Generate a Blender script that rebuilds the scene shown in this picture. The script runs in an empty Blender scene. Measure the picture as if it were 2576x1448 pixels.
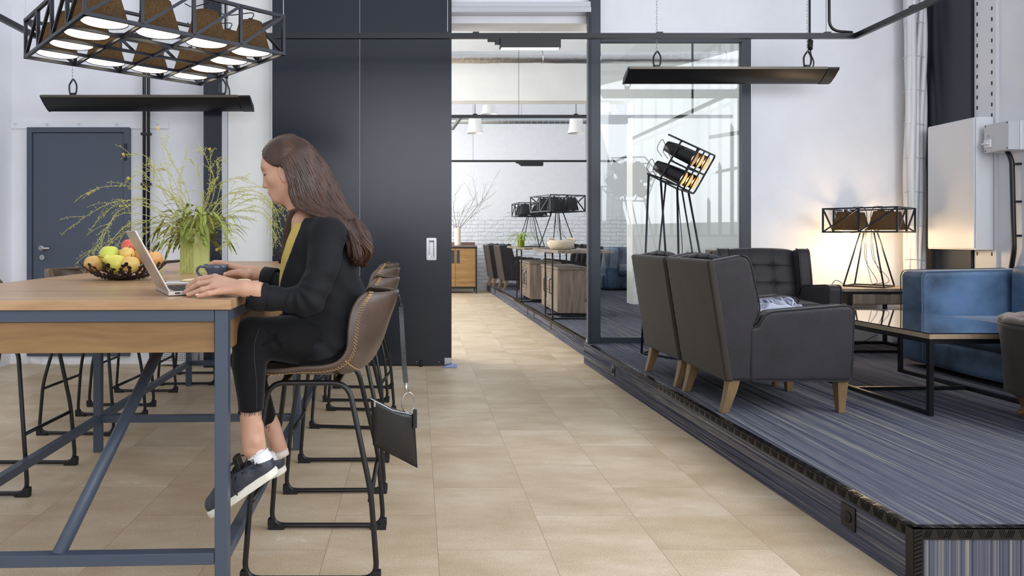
import bpy, math, random
import numpy as np
from mathutils import Vector, Matrix, Euler
from mathutils import noise as mnoise
random.seed(7)
SC = bpy.context.scene
COL = SC.collection
PI = math.pi
# ------------------------------------------------------------------ camera
FOC, CX, CY, CAMH = 1750.0, 1050.0, 596.0, 1.15
cam_d = bpy.data.cameras.new('camera'); cam = bpy.data.objects.new('camera', cam_d); COL.objects.link(cam)
cam.location = (0, 0, CAMH); cam.rotation_euler = (PI/2, 0, 0)
cam_d.sensor_width = 36; cam_d.lens = FOC/2576*36
cam_d.shift_x = (1288-CX)/2576; cam_d.shift_y = (CY-724)/2576
cam_d.clip_start = .05; cam_d.clip_end = 200
SC.camera = cam
# ------------------------------------------------------------------ exposure, world, large lights
SC.view_settings.view_transform = 'Standard'; SC.view_settings.look = 'None'
SC.view_settings.gamma = 1; SC.view_settings.use_curve_mapping = False
SC.view_settings.exposure = 0.0
SC.cycles.max_bounces = 8; SC.cycles.transparent_max_bounces = 12
SC.cycles.sample_clamp_indirect = 4
W = bpy.data.worlds.new('world'); SC.world = W; W.use_nodes = True
nt = W.node_tree; nt.nodes.clear()
wo = nt.nodes.new('ShaderNodeOutputWorld'); bg = nt.nodes.new('ShaderNodeBackground')
tc = nt.nodes.new('ShaderNodeTexCoord'); sx = nt.nodes.new('ShaderNodeSeparateXYZ'); cr = nt.nodes.new('ShaderNodeValToRGB')
nt.links.new(tc.outputs['Generated'], sx.inputs[0]); nt.links.new(sx.outputs['Z'], cr.inputs[0])
cr.color_ramp.elements[0].position = 0.0; cr.color_ramp.elements[0].color = (.80, .84, .92, 1)
cr.color_ramp.elements[1].position = .9; cr.color_ramp.elements[1].color = (.86, .92, 1.0, 1)
nt.links.new(cr.outputs[0], bg.inputs[0]); bg.inputs[1].default_value = 1.0
mr = nt.nodes.new('ShaderNodeMapRange'); mr.inputs['From Min'].default_value = -1; mr.inputs['From Max'].default_value = 1
mr.inputs['To Min'].default_value = .25; mr.inputs['To Max'].default_value = 1.7
nt.links.new(sx.outputs['X'], mr.inputs['Value']); nt.links.new(mr.outputs[0], bg.inputs[1])
nt.links.new(bg.outputs[0], wo.inputs[0])

def area_light(name, loc, target, sx_, sy_, power, color):
    l = bpy.data.lights.new(name, 'AREA'); l.shape = 'RECTANGLE'; l.size = sx_; l.size_y = sy_
    l.energy = power; l.color = color
    o = bpy.data.objects.new(name, l); COL.objects.link(o); o.location = loc
    o.rotation_euler = (Vector(target)-Vector(loc)).to_track_quat('-Z', 'Y').to_euler()
    return o
area_light('window_and_fill_light', (4.45, 1.6, 2.6), (.5, 3.9, .8), 3.8, 2.6, 150, (.88, .93, 1.0))
area_light('window_and_fill_light', (1.2, -2.9, 2.8), (.6, 6, 1.7), 6.0, 2.6, 165, (.90, .94, 1.0))
area_light('window_and_fill_light', (-1.95, 8.4, 2.6), (3, 9.2, 1.3), 2.6, 2.4, 150, (1.0, .98, .94))  # added fill to brighten the passage side of the far room
area_light('window_and_fill_light', (-1.95, 12.6, 2.3), (3, 14.2, 1.4), 3.0, 2.4, 180, (.97, .98, 1.0))  # added fill to brighten the brick end of the far room

# ------------------------------------------------------------------ helpers
def at(px, py, d):
    return Vector(((px-CX)/FOC*d, d, CAMH-(py-CY)/FOC*d))
def srgb(r, g, b):
    def f(c):
        c /= 255.0
        return c/12.92 if c <= .04045 else ((c+.055)/1.055)**2.4
    return (f(r), f(g), f(b), 1)
MATS = {}
def mat(name, col, rough=.6, metal=0.0, spec=.5, noise=0, nscale=8, nstretch=(1,1,1), col2=None, bump=0, bscale=60,
        emit=None, estr=0, trans=0, coat=0, sheen=0, alpha=1):
    if name in MATS: return MATS[name]
    m = bpy.data.materials.new(name); m.use_nodes = True
    n = m.node_tree.nodes; L = m.node_tree.links; b = n['Principled BSDF']
    b.inputs['Base Color'].default_value = col; b.inputs['Roughness'].default_value = rough
    b.inputs['Metallic'].default_value = metal; b.inputs['Specular IOR Level'].default_value = spec
    b.inputs['Transmission Weight'].default_value = trans
    b.inputs['Coat Weight'].default_value = coat
    if sheen: b.inputs['Sheen Weight'].default_value = sheen; b.inputs['Sheen Roughness'].default_value = .4
    if emit: b.inputs['Emission Color'].default_value = emit; b.inputs['Emission Strength'].default_value = estr
    t = n.new('ShaderNodeTexCoord')
    if noise or col2:
        mp = n.new('ShaderNodeMapping'); mp.inputs['Scale'].default_value = nstretch
        ns = n.new('ShaderNodeTexNoise'); ns.inputs['Scale'].default_value = nscale; ns.inputs['Detail'].default_value = 6
        ns.inputs['Roughness'].default_value = .6
        L.new(t.outputs['Object'], mp.inputs[0]); L.new(mp.outputs[0], ns.inputs['Vector'])
        r = n.new('ShaderNodeValToRGB')
        c2 = col2 or tuple(min(1, c*(1+noise)) for c in col[:3])+(1,)
        c1 = col if col2 else tuple(c*(1-noise) for c in col[:3])+(1,)
        r.color_ramp.elements[0].position = .3; r.color_ramp.elements[1].position = .7
        r.color_ramp.elements[0].color = c1; r.color_ramp.elements[1].color = c2
        L.new(ns.outputs['Fac'], r.inputs[0]); L.new(r.outputs[0], b.inputs['Base Color'])
    if bump:
        nb = n.new('ShaderNodeTexNoise'); nb.inputs['Scale'].default_value = bscale; nb.inputs['Detail'].default_value = 5
        L.new(t.outputs['Object'], nb.inputs['Vector'])
        bp = n.new('ShaderNodeBump'); bp.inputs['Strength'].default_value = bump; bp.inputs['Distance'].default_value = .01
        L.new(nb.outputs['Fac'], bp.inputs['Height']); L.new(bp.outputs[0], b.inputs['Normal'])
    MATS[name] = m
    return m

class MB:
    """collects shapes into one mesh"""
    def __init__(s): s.v = []; s.f = []
    def add(s, vs, fs):
        o = len(s.v); s.v.extend([tuple(v) for v in vs]); s.f.extend([tuple(i+o for i in f) for f in fs]); return s
    def box(s, a, b, M=None):
        x0,y0,z0 = a; x1,y1,z1 = b
        vs = [Vector(p) for p in ((x0,y0,z0),(x1,y0,z0),(x1,y1,z0),(x0,y1,z0),(x0,y0,z1),(x1,y0,z1),(x1,y1,z1),(x0,y1,z1))]
        if M is not None: vs = [M @ v for v in vs]
        return s.add(vs, [(0,3,2,1),(4,5,6,7),(0,1,5,4),(1,2,6,5),(2,3,7,6),(3,0,4,7)])
    def bar(s, p, q, w, h=None):
        """square bar between two points"""
        p = Vector(p); q = Vector(q); h = h or w
        d = (q-p); L = d.length; d.normalize()
        up = Vector((0,0,1)) if abs(d.z) < .95 else Vector((0,1,0))
        a = d.cross(up).normalized(); b = a.cross(d).normalized()
        vs = [p+a*(w/2*i)+b*(h/2*j) for i,j in ((-1,-1),(1,-1),(1,1),(-1,1))]
        vs += [v+d*L for v in vs]
        return s.add(vs, [(0,1,2,3),(7,6,5,4),(0,4,5,1),(1,5,6,2),(2,6,7,3),(3,7,4,0)])
    def tube(s, pts, r, n=8, closed=False, cap=True):
        pts = [Vector(p) for p in pts]; N = len(pts)
        if N < 2: return s
        rs = r if isinstance(r, (list, tuple)) else [r]*N
        t0 = (pts[1]-pts[0]).normalized()
        up = Vector((0,0,1)) if abs(t0.z) < .9 else Vector((1,0,0))
        a = t0.cross(up).normalized(); vs = []; 
        for i in range(N):
            if closed: t = (pts[(i+1) % N]-pts[i-1])
            else: t = pts[min(i+1,N-1)]-pts[max(i-1,0)]
            if t.length < 1e-9: t = t0.copy()
            t.normalize(); a = (a-t*a.dot(t))
            if a.length < 1e-6: a = t.orthogonal()
            a.normalize(); b = t.cross(a)
            for k in range(n):
                an = 2*PI*k/n; vs.append(pts[i]+(a*math.cos(an)+b*math.sin(an))*rs[i])
        fs = []
        for i in range(N if closed else N-1):
            j = (i+1) % N
            for k in range(n): fs.append((i*n+k, i*n+(k+1)%n, j*n+(k+1)%n, j*n+k))
        if cap and not closed:
            fs.append(tuple(range(n))[::-1]); fs.append(tuple((N-1)*n+k for k in range(n)))
        return s.add(vs, fs)
    def lathe(s, prof, c=(0,0,0), n=24, M=None):
        """profile of (radius, z) points turned about z"""
        vs = []; m = len(prof)
        for (r,z) in prof:
            for k in range(n):
                an = 2*PI*k/n; v = Vector((r*math.cos(an), r*math.sin(an), z))
                if M is not None: v = M @ v
                vs.append(v+Vector(c))
        fs = [(i*n+k, i*n+(k+1)%n, (i+1)*n+(k+1)%n, (i+1)*n+k) for i in range(m-1) for k in range(n)]
        if prof[0][0] > 1e-6: fs.append(tuple(range(n))[::-1])
        if prof[-1][0] > 1e-6: fs.append(tuple((m-1)*n+k for k in range(n)))
        return s.add(vs, fs)
    def ell(s, c, r, n=12, m=8, M=None):
        vs = []; c = Vector(c)
        for i in range(m+1):
            th = PI*i/m
            for k in range(n):
                an = 2*PI*k/n
                v = Vector((r[0]*math.sin(th)*math.cos(an), r[1]*math.sin(th)*math.sin(an), r[2]*math.cos(th)))
                if M is not None: v = M @ v
                vs.append(c+v)
        return s.add(vs, [(i*n+k, (i+1)*n+k, (i+1)*n+(k+1)%n, i*n+(k+1)%n) for i in range(m) for k in range(n)])
    def prism(s, poly, fn, t0, t1):
        """2D polygon (a,b) extruded over t; fn(a,b,t) -> point"""
        n = len(poly); vs = [fn(a,b,t0) for a,b in poly]+[fn(a,b,t1) for a,b in poly]
        return s.add(vs, [tuple(range(n))[::-1], tuple(range(n,2*n))]+[(i,(i+1)%n,n+(i+1)%n,n+i) for i in range(n)])
    def grid(s, P, closed_u=False):
        """P[i][j] points"""
        a = len(P); b = len(P[0]); vs = [p for row in P for p in row]
        fs = [(i*b+j, i*b+j+1, ((i+1)%a)*b+j+1, ((i+1)%a)*b+j) for i in range(a if closed_u else a-1) for j in range(b-1)]
        return s.add(vs, fs)
    def build(s, name, m, parent=None, smooth=False, bevel=0, seg=2, off=None, sub=0, solid=0):
        me = bpy.data.meshes.new(name)
        vs = s.v
        if off is not None: vs = [(v[0]-off[0], v[1]-off[1], v[2]-off[2]) for v in vs]
        me.from_pydata(vs, [], s.f); me.validate(); me.update()
        return finish(me, name, m, parent, smooth, bevel, seg, sub, solid)
def finish(me, name, m, parent=None, smooth=False, bevel=0, seg=2, sub=0, solid=0):
    o = bpy.data.objects.new(name, me); COL.objects.link(o)
    for mm in (m if isinstance(m, (list, tuple)) else [m]): me.materials.append(mm)
    if smooth or bevel:
        me.polygons.foreach_set('use_smooth', [True]*len(me.polygons))
    if parent is not None: o.parent = parent
    if bevel:
        import bmesh
        bm = bmesh.new(); bm.from_mesh(me); bmesh.ops.recalc_face_normals(bm, faces=bm.faces); bm.to_mesh(me); bm.free()
        b = o.modifiers.new('bevel', 'BEVEL'); b.width = bevel; b.segments = seg; b.limit_method = 'ANGLE'; b.angle_limit = .6
        b.harden_normals = True
    elif not smooth: pass
    if solid:
        q = o.modifiers.new('solid', 'SOLIDIFY'); q.thickness = solid; q.offset = 0
    if sub:
        q = o.modifiers.new('sub', 'SUBSURF'); q.levels = sub; q.render_levels = sub
    return o
def tag(o, label=None, cat=None, group=None, kind=None):
    if label: o['label'] = label
    if cat: o['category'] = cat
    if group: o['group'] = group
    if kind: o['kind'] = kind
    return o
def thing(name, label, cat, loc=(0,0,0), rz=0, group=None):
    o = bpy.data.objects.new(name, None); COL.objects.link(o); o.empty_display_size = .1
    o.location = loc; o.rotation_euler = (0,0,rz)
    return tag(o, label, cat, group)
def copy_tree(o, parent=None):
    c = o.copy(); COL.objects.link(c); c.parent = parent
    for ch in [x for x in COL.objects if x.parent == o]: copy_tree(ch, c)
    return c
def struct(mb, name, m, **k):
    return tag(mb.build(name, m, **k), kind='structure')
def fillet(pts, r, n=5, closed=False):
    pts = [Vector(p) for p in pts]; out = []; N = len(pts)
    for i in range(N):
        if not closed and i in (0, N-1): out.append(pts[i]); continue
        p, a, b = pts[i], pts[i-1], pts[(i+1) % N]
        da = (a-p); db = (b-p); k = min(r, da.length*.49, db.length*.49)
        s = p+da.normalized()*k; e = p+db.normalized()*k
        for j in range(n+1):
            t = j/n; out.append(s*(1-t)**2+p*2*t*(1-t)+e*t*t)
    return out
def bez(p0, p1, p2, n=10):
    p0, p1, p2 = Vector(p0), Vector(p1), Vector(p2)
    return [p0*(1-t)**2+p1*2*t*(1-t)+p2*t*t for t in [i/n for i in range(n+1)]]
def catmull(pts, n=6):
    pts = [Vector(p) for p in pts]; out = []
    P = [pts[0]*2-pts[1]]+pts+[pts[-1]*2-pts[-2]]
    for i in range(1, len(P)-2):
        for k in range(n):
            t = k/n; a, b, c, d = P[i-1], P[i], P[i+1], P[i+2]
            out.append(.5*((2*b)+(c-a)*t+(2*a-5*b+4*c-d)*t*t+(3*b-a-3*c+d)*t**3))
    out.append(pts[-1]); return out

# ---- signed distance fields blended into one smooth skin (surface nets)
class SDF:
    def __init__(s, lo, hi, vox):
        s.lo = np.array(lo, np.float32); s.vox = vox
        n = np.maximum(4, np.ceil((np.array(hi)-np.array(lo))/vox).astype(int))+1; s.n = n
        ax = [s.lo[i]+vox*np.arange(n[i], dtype=np.float32) for i in range(3)]
        s.X, s.Y, s.Z = np.meshgrid(*ax, indexing='ij'); s.D = np.full(tuple(n), 1.0, np.float32)
    def _c(s, a, b, ra, rb):
        a = np.array(a, np.float32); b = np.array(b, np.float32); d = b-a; L = float(d@d)+1e-12
        t = np.clip(((s.X-a[0])*d[0]+(s.Y-a[1])*d[1]+(s.Z-a[2])*d[2])/L, 0, 1)
        return np.sqrt((s.X-a[0]-t*d[0])**2+(s.Y-a[1]-t*d[1])**2+(s.Z-a[2]-t*d[2])**2)-(ra+(rb-ra)*t)
    def _e(s, c, r, M=None):
        x, y, z = s.X-c[0], s.Y-c[1], s.Z-c[2]
        if M is not None:
            R = np.array(M.to_3x3().inverted(), np.float32)
            x, y, z = (R[0,0]*x+R[0,1]*y+R[0,2]*z), (R[1,0]*x+R[1,1]*y+R[1,2]*z), (R[2,0]*x+R[2,1]*y+R[2,2]*z)
        k0 = np.sqrt((x/r[0])**2+(y/r[1])**2+(z/r[2])**2); k1 = np.sqrt((x/r[0]**2)**2+(y/r[1]**2)**2+(z/r[2]**2)**2)+1e-9
        return k0*(k0-1)/k1
    def _b(s, c, h, r, M=None):
        x, y, z = s.X-c[0], s.Y-c[1], s.Z-c[2]
        if M is not None:
            R = np.array(M.to_3x3().inverted(), np.float32)
            x, y, z = (R[0,0]*x+R[0,1]*y+R[0,2]*z), (R[1,0]*x+R[1,1]*y+R[1,2]*z), (R[2,0]*x+R[2,1]*y+R[2,2]*z)
        qx, qy, qz = abs(x)-h[0]+r, abs(y)-h[1]+r, abs(z)-h[2]+r
        return np.sqrt(np.maximum(qx,0)**2+np.maximum(qy,0)**2+np.maximum(qz,0)**2)+np.minimum(np.maximum(qx,np.maximum(qy,qz)),0)-r
    def _poly(s, poly, ax, lo, hi, r):
        U, V, Q = {'y': (s.X, s.Z, s.Y), 'x': (s.Y, s.Z, s.X), 'z': (s.X, s.Y, s.Z)}[ax]
        d = np.full(U.shape, 1e9, np.float32); sg = np.ones(U.shape, np.float32); n = len(poly)
        for i in range(n):
            a = poly[i]; b = poly[i-1]; ex, ey = b[0]-a[0], b[1]-a[1]; wx, wy = U-a[0], V-a[1]
            t = np.clip((wx*ex+wy*ey)/(ex*ex+ey*ey+1e-12), 0, 1); d = np.minimum(d, (wx-ex*t)**2+(wy-ey*t)**2)
            c1 = V >= a[1]; c2 = V < b[1]; c3 = ex*wy > ey*wx
            sg = np.where((c1 & c2 & c3) | (~c1 & ~c2 & ~c3), -sg, sg)
        d = sg*np.sqrt(d)+r; h = abs(Q-(lo+hi)/2)-(hi-lo)/2+r
        return np.minimum(np.maximum(d, h), 0)+np.sqrt(np.maximum(d,0)**2+np.maximum(h,0)**2)-r
    def un(s, d, k=0):
        if k <= 0: s.D = np.minimum(s.D, d); return s
        h = np.maximum(k-abs(s.D-d), 0)/k; s.D = np.minimum(s.D, d)-h*h*k*.25; return s
    def cut(s, d, k=0):
        d = -d
        if k <= 0: s.D = np.maximum(s.D, d); return s
        h = np.maximum(k-abs(s.D-d), 0)/k; s.D = np.maximum(s.D, d)+h*h*k*.25; return s
    def cap(s, a, b, ra, rb=None, k=0): return s.un(s._c(a, b, ra, ra if rb is None else rb), k)
    def ell(s, c, r, k=0, M=None): return s.un(s._e(c, r, M), k)
    def box(s, c, h, r, k=0, M=None): return s.un(s._b(c, h, r, M), k)
    def chain(s, pts, rs, k=0):
        d = s._c(pts[0], pts[1], rs[0], rs[1])
        for i in range(1, len(pts)-1): d = np.minimum(d, s._c(pts[i], pts[i+1], rs[i], rs[i+1]))
        return s.un(d, k)
    def mesh(s):
        D = s.D; D[0]=D[-1]=1; D[:,0]=D[:,-1]=1; D[:,:,0]=D[:,:,-1]=1
        n = s.n; I = D < 0
        cs = np.zeros(tuple(n-1), np.int8); pos = np.zeros(tuple(n-1)+(3,), np.float32); cnt = np.zeros(tuple(n-1), np.float32)
        sl = lambda o, a: slice(o, n[a]-1+o)
        for dx in (0,1):
            for dy in (0,1):
                for dz in (0,1): cs += I[sl(dx,0), sl(dy,1), sl(dz,2)]
        act = (cs > 0) & (cs < 8)
        idx = np.argwhere(act); acc = np.zeros((len(idx),3), np.float64); c = np.zeros(len(idx))
        corners = [(0,0,0),(1,0,0),(0,1,0),(0,0,1),(1,1,0),(1,0,1),(0,1,1),(1,1,1)]
        for a in corners:
            for ax in range(3):
                if a[ax] == 0:
                    b = list(a); b[ax] = 1
                    va = D[idx[:,0]+a[0], idx[:,1]+a[1], idx[:,2]+a[2]]; vb = D[idx[:,0]+b[0], idx[:,1]+b[1], idx[:,2]+b[2]]
                    m = (va < 0) != (vb < 0); t = np.where(m, va/(va-vb+1e-12*(va==vb)), 0)
                    p = np.array(a, np.float64)[None]+np.zeros((len(idx),3)); p[:,ax] += t
                    acc[m] += p[m]; c[m] += 1
        V = (idx+acc/np.maximum(c,1)[:,None])*s.vox+s.lo
        num = np.full(tuple(n-1), -1, np.int64); num[act] = np.arange(len(idx))
        F = []
        for ax in range(3):
            u, w = (ax+1)%3, (ax+2)%3
            s0 = [slice(None)]*3; s1 = [slice(None)]*3; s0[ax] = slice(0, n[ax]-1); s1[ax] = slice(1, n[ax])
            A = I[tuple(s0)]; B = I[tuple(s1)]; e = np.argwhere(A != B)
            e = e[(e[:,u] > 0) & (e[:,w] > 0) & (e[:,u] < n[u]-1) & (e[:,w] < n[w]-1)]
            if not len(e): continue
            flip = A[e[:,0], e[:,1], e[:,2]]
            q = []
            for du, dw in ((-1,-1),(0,-1),(0,0),(-1,0)):
                g = e.copy(); g[:,u] += du; g[:,w] += dw; q.append(num[g[:,0], g[:,1], g[:,2]])
            q = np.stack(q, 1); q[~flip] = q[~flip][:, ::-1]; F.append(q[(q >= 0).all(1)])
        F = np.concatenate(F) if F else np.zeros((0,4), int)
        return V, F
    def build(s, name, m, parent=None, off=None, xf=None, smooth_it=0):
        V, F = s.mesh()
        return np_mesh(V, F, name, m, parent, off, xf)
def np_mesh(V, F, name, m, parent=None, off=None, xf=None):
    if xf is not None:
        R = np.array(xf.to_3x3()); V = V@R.T+np.array(xf.translation)
    if off is not None: V = V-np.array(off)
    me = bpy.data.meshes.new(name); me.vertices.add(len(V)); me.vertices.foreach_set('co', np.asarray(V, np.float32).ravel())
    me.loops.add(len(F)*4); me.loops.foreach_set('vertex_index', np.asarray(F, np.int32).ravel())
    me.polygons.add(len(F)); me.polygons.foreach_set('loop_start', np.arange(0, len(F)*4, 4, dtype=np.int32))
    me.update(calc_edges=True); me.validate()
    return finish(me, name, m, parent, smooth=True)

def slab(name, poly, y0, y1, r, m, par, vox=.008, off=None, puff=0):
    xs = [p[0] for p in poly]; zs = [p[1] for p in poly]
    q = SDF((min(xs)-.03, y0-.03, min(zs)-.03), (max(xs)+.03, y1+.03, max(zs)+.03), vox); q.un(q._poly(poly, 'y', y0, y1, r))
    return q.build(name, m, par, off=off)
# ------------------------------------------------------------------ materials
def plaster(name, col, rough=.85, bump=.25):
    m = mat(name, col, rough, noise=.05, nscale=1.6); n = m.node_tree.nodes; L = m.node_tree.links; b = n['Principled BSDF']
    t = n.new('ShaderNodeTexCoord'); a = n.new('ShaderNodeTexNoise'); a.inputs['Scale'].default_value = 3.5; a.inputs['Detail'].default_value = 10
    a.inputs['Distortion'].default_value = .6
    L.new(t.outputs['Object'], a.inputs['Vector'])
    bp = n.new('ShaderNodeBump'); bp.inputs['Strength'].default_value = bump; bp.inputs['Distance'].default_value = .03
    L.new(a.outputs['Fac'], bp.inputs['Height']); L.new(bp.outputs[0], b.inputs['Normal']); return m
def brick_white():
    m = bpy.data.materials.new('painted_brick'); m.use_nodes = True; n = m.node_tree.nodes; L = m.node_tree.links; b = n['Principled BSDF']
    b.inputs['Roughness'].default_value = .85
    t = n.new('ShaderNodeTexCoord'); mp = n.new('ShaderNodeMapping'); mp.inputs['Rotation'].default_value = (PI/2, 0, 0)
    dn = n.new('ShaderNodeTexNoise'); dn.inputs['Scale'].default_value = 5; dn.inputs['Detail'].default_value = 5
    mx = n.new('ShaderNodeVectorMath'); mx.operation = 'MULTIPLY_ADD'; mx.inputs[1].default_value = (.05, .05, .05)
    L.new(t.outputs['Object'], dn.inputs['Vector']); L.new(dn.outputs['Color'], mx.inputs[0]); L.new(t.outputs['Object'], mx.inputs[2])
    L.new(mx.outputs[0], mp.inputs[0])
    br = n.new('ShaderNodeTexBrick'); br.inputs['Scale'].default_value = 1; br.inputs['Brick Width'].default_value = .27
    br.inputs['Row Height'].default_value = .085; br.inputs['Mortar Size'].default_value = .010; br.inputs['Mortar Smooth'].default_value = .6
    L.new(mp.outputs[0], br.inputs['Vector'])
    ns = n.new('ShaderNodeTexNoise'); ns.inputs['Scale'].default_value = 9; ns.inputs['Detail'].default_value = 8
    L.new(t.outputs['Object'], ns.inputs['Vector'])
    # bare brick only low on the wall, plaster above
    sp = n.new('ShaderNodeSeparateXYZ'); L.new(t.outputs['Object'], sp.inputs[0])
    n2 = n.new('ShaderNodeTexNoise'); n2.inputs['Scale'].default_value = 1.3; n2.inputs['Detail'].default_value = 5; L.new(t.outputs['Object'], n2.inputs['Vector'])
    ad = n.new('ShaderNodeMath'); ad.operation = 'MULTIPLY_ADD'; ad.inputs[1].default_value = 1.1; L.new(n2.outputs['Fac'], ad.inputs[0]); L.new(sp.outputs['Z'], ad.inputs[2])
    mr = n.new('ShaderNodeMapRange'); mr.inputs['From Min'].default_value = 2.15; mr.inputs['From Max'].default_value = 2.22
    mr.inputs['To Min'].default_value = 1; mr.inputs['To Max'].default_value = 0; L.new(ad.outputs[0], mr.inputs['Value'])
    inv = n.new('ShaderNodeMath'); inv.operation = 'SUBTRACT'; inv.inputs[0].default_value = 1; L.new(br.outputs['Fac'], inv.inputs[1])
    h1 = n.new('ShaderNodeMath'); h1.operation = 'MULTIPLY_ADD'; h1.inputs[1].default_value = 1.5; L.new(ns.outputs['Fac'], h1.inputs[0]); L.new(inv.outputs[0], h1.inputs[2])
    h2 = n.new('ShaderNodeMath'); h2.operation = 'MULTIPLY'; L.new(h1.outputs[0], h2.inputs[0]); L.new(mr.outputs[0], h2.inputs[1])
    h3 = n.new('ShaderNodeMath'); h3.operation = 'MULTIPLY_ADD'; h3.inputs[1].default_value = -1.6; L.new(mr.outputs[0], h3.inputs[0]); L.new(h2.outputs[0], h3.inputs[2])
    bp = n.new('ShaderNodeBump'); bp.inputs['Strength'].default_value = .7; bp.inputs['Distance'].default_value = .022
    L.new(h3.outputs[0], bp.inputs['Height']); L.new(bp.outputs[0], b.inputs['Normal'])
    r = n.new('ShaderNodeValToRGB'); r.color_ramp.elements[0].color = srgb(226, 229, 234); r.color_ramp.elements[1].color = srgb(240, 241, 243)
    L.new(ns.outputs['Fac'], r.inputs[0])
    mc = n.new('ShaderNodeMixRGB'); mc.inputs[2].default_value = srgb(196, 200, 208)
    fm = n.new('ShaderNodeMath'); fm.operation = 'MULTIPLY'; L.new(br.outputs['Fac'], fm.inputs[0]); L.new(mr.outputs[0], fm.inputs[1])
    fm2 = n.new('ShaderNodeMath'); fm2.operation = 'MULTIPLY'; fm2.inputs[1].default_value = .25; L.new(fm.outputs[0], fm2.inputs[0])
    L.new(fm2.outputs[0], mc.inputs[0]); L.new(r.outputs[0], mc.inputs[1]); L.new(mc.outputs[0], b.inputs['Base Color'])
    return m
def floor_mat():
    m = bpy.data.materials.new('stone_tile'); m.use_nodes = True; n = m.node_tree.nodes; L = m.node_tree.links; b = n['Principled BSDF']
    t = n.new('ShaderNodeTexCoord'); sp = n.new('ShaderNodeSeparateXYZ'); L.new(t.outputs['Object'], sp.inputs[0])
    ay = n.new('ShaderNodeMath'); ay.operation = 'ADD'; ay.inputs[1].default_value = 20*.635-.338; L.new(sp.outputs['Y'], ay.inputs[0])
    ax = n.new('ShaderNodeMath'); ax.operation = 'ADD'; ax.inputs[1].default_value = 20*.41-.075; L.new(sp.outputs['X'], ax.inputs[0])
    cb = n.new('ShaderNodeCombineXYZ'); L.new(ay.outputs[0], cb.inputs[0]); L.new(ax.outputs[0], cb.inputs[1])
    br = n.new('ShaderNodeTexBrick'); br.inputs['Scale'].default_value = 1; br.inputs['Brick Width'].default_value = .635; br.inputs['Row Height'].default_value = .41
    br.inputs['Mortar Size'].default_value = .0012; br.inputs['Mortar Smooth'].default_value = .3; br.inputs['Bias'].default_value = 0
    br.inputs['Color1'].default_value = (0,0,0,1); br.inputs['Color2'].default_value = (1,1,1,1); br.inputs['Mortar'].default_value = (.5,.5,.5,1)
    L.new(cb.outputs[0], br.inputs['Vector'])
    # each tile shifts the pattern
    sh = n.new('ShaderNodeVectorMath'); sh.operation = 'MULTIPLY_ADD'; sh.inputs[1].default_value = (7, 11, 5)
    L.new(br.outputs['Color'], sh.inputs[0]); L.new(t.outputs['Object'], sh.inputs[2])
    mp = n.new('ShaderNodeMapping'); mp.inputs['Scale'].default_value = (1, 2.2, 1); L.new(sh.outputs[0], mp.inputs[0])
    n1 = n.new('ShaderNodeTexNoise'); n1.inputs['Scale'].default_value = 2.2; n1.inputs['Detail'].default_value = 8; n1.inputs['Roughness'].default_value = .62; L.new(mp.outputs[0], n1.inputs['Vector'])
    n2 = n.new('ShaderNodeTexNoise'); n2.inputs['Scale'].default_value = 160; n2.inputs['Detail'].default_value = 3; L.new(t.outputs['Object'], n2.inputs['Vector'])
    r1 = n.new('ShaderNodeValToRGB'); e = r1.color_ramp.elements; e[0].position = .27; e[0].color = srgb(186, 163, 132); e[1].position = .73; e[1].color = srgb(222, 206, 182)
    q = r1.color_ramp.elements.new(.5); q.color = srgb(205, 185, 156)
    L.new(n1.outputs['Fac'], r1.inputs[0])
    mx = n.new('ShaderNodeMixRGB'); mx.blend_type = 'OVERLAY'; mx.inputs[0].default_value = .45; L.new(r1.outputs[0], mx.inputs[1]); L.new(n2.outputs['Fac'], mx.inputs[2])
    # thin pale veins: a warped contour of noise
    n3 = n.new('ShaderNodeTexNoise'); n3.inputs['Scale'].default_value = 1.3; n3.inputs['Detail'].default_value = 4; n3.inputs['Distortion'].default_value = 1.0; L.new(mp.outputs[0], n3.inputs['Vector'])
    s1 = n.new('ShaderNodeMath'); s1.operation = 'SUBTRACT'; s1.inputs[1].default_value = .56; L.new(n3.outputs['Fac'], s1.inputs[0])
    s2 = n.new('ShaderNodeMath'); s2.operation = 'ABSOLUTE'; L.new(s1.outputs[0], s2.inputs[0])
    s3 = n.new('ShaderNodeMapRange'); s3.inputs['From Max'].default_value = .006; s3.inputs['To Min'].default_value = .8; s3.inputs['To Max'].default_value = 0; L.new(s2.outputs[0], s3.inputs['Value'])
    gate = n.new('ShaderNodeMapRange'); gate.inputs['From Min'].default_value = .5; gate.inputs['From Max'].default_value = .66; L.new(n1.outputs['Fac'], gate.inputs['Value'])
    gm = n.new('ShaderNodeMath'); gm.operation = 'MULTIPLY'; L.new(gate.outputs[0], gm.inputs[0]); L.new(s3.outputs[0], gm.inputs[1])
    m3 = n.new('ShaderNodeMixRGB'); m3.inputs[2].default_value = srgb(240, 228, 208); L.new(gm.outputs[0], m3.inputs[0]); L.new(mx.outputs[0], m3.inputs[1])
    # tint per tile
    tt = n.new('ShaderNodeMixRGB'); tt.blend_type = 'MULTIPLY'; tt.inputs[0].default_value = 1
    tr = n.new('ShaderNodeValToRGB'); tr.color_ramp.elements[0].color = (.92,.905,.89,1); tr.color_ramp.elements[1].color = (1.05,1.05,1.06,1)
    L.new(br.outputs['Color'], tr.inputs[0]); L.new(m3.outputs[0], tt.inputs[1]); L.new(tr.outputs[0], tt.inputs[2])
    m4 = n.new('ShaderNodeMixRGB'); m4.inputs[2].default_value = srgb(150, 130, 106); L.new(br.outputs['Fac'], m4.inputs[0]); L.new(tt.outputs[0], m4.inputs[1])
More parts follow.
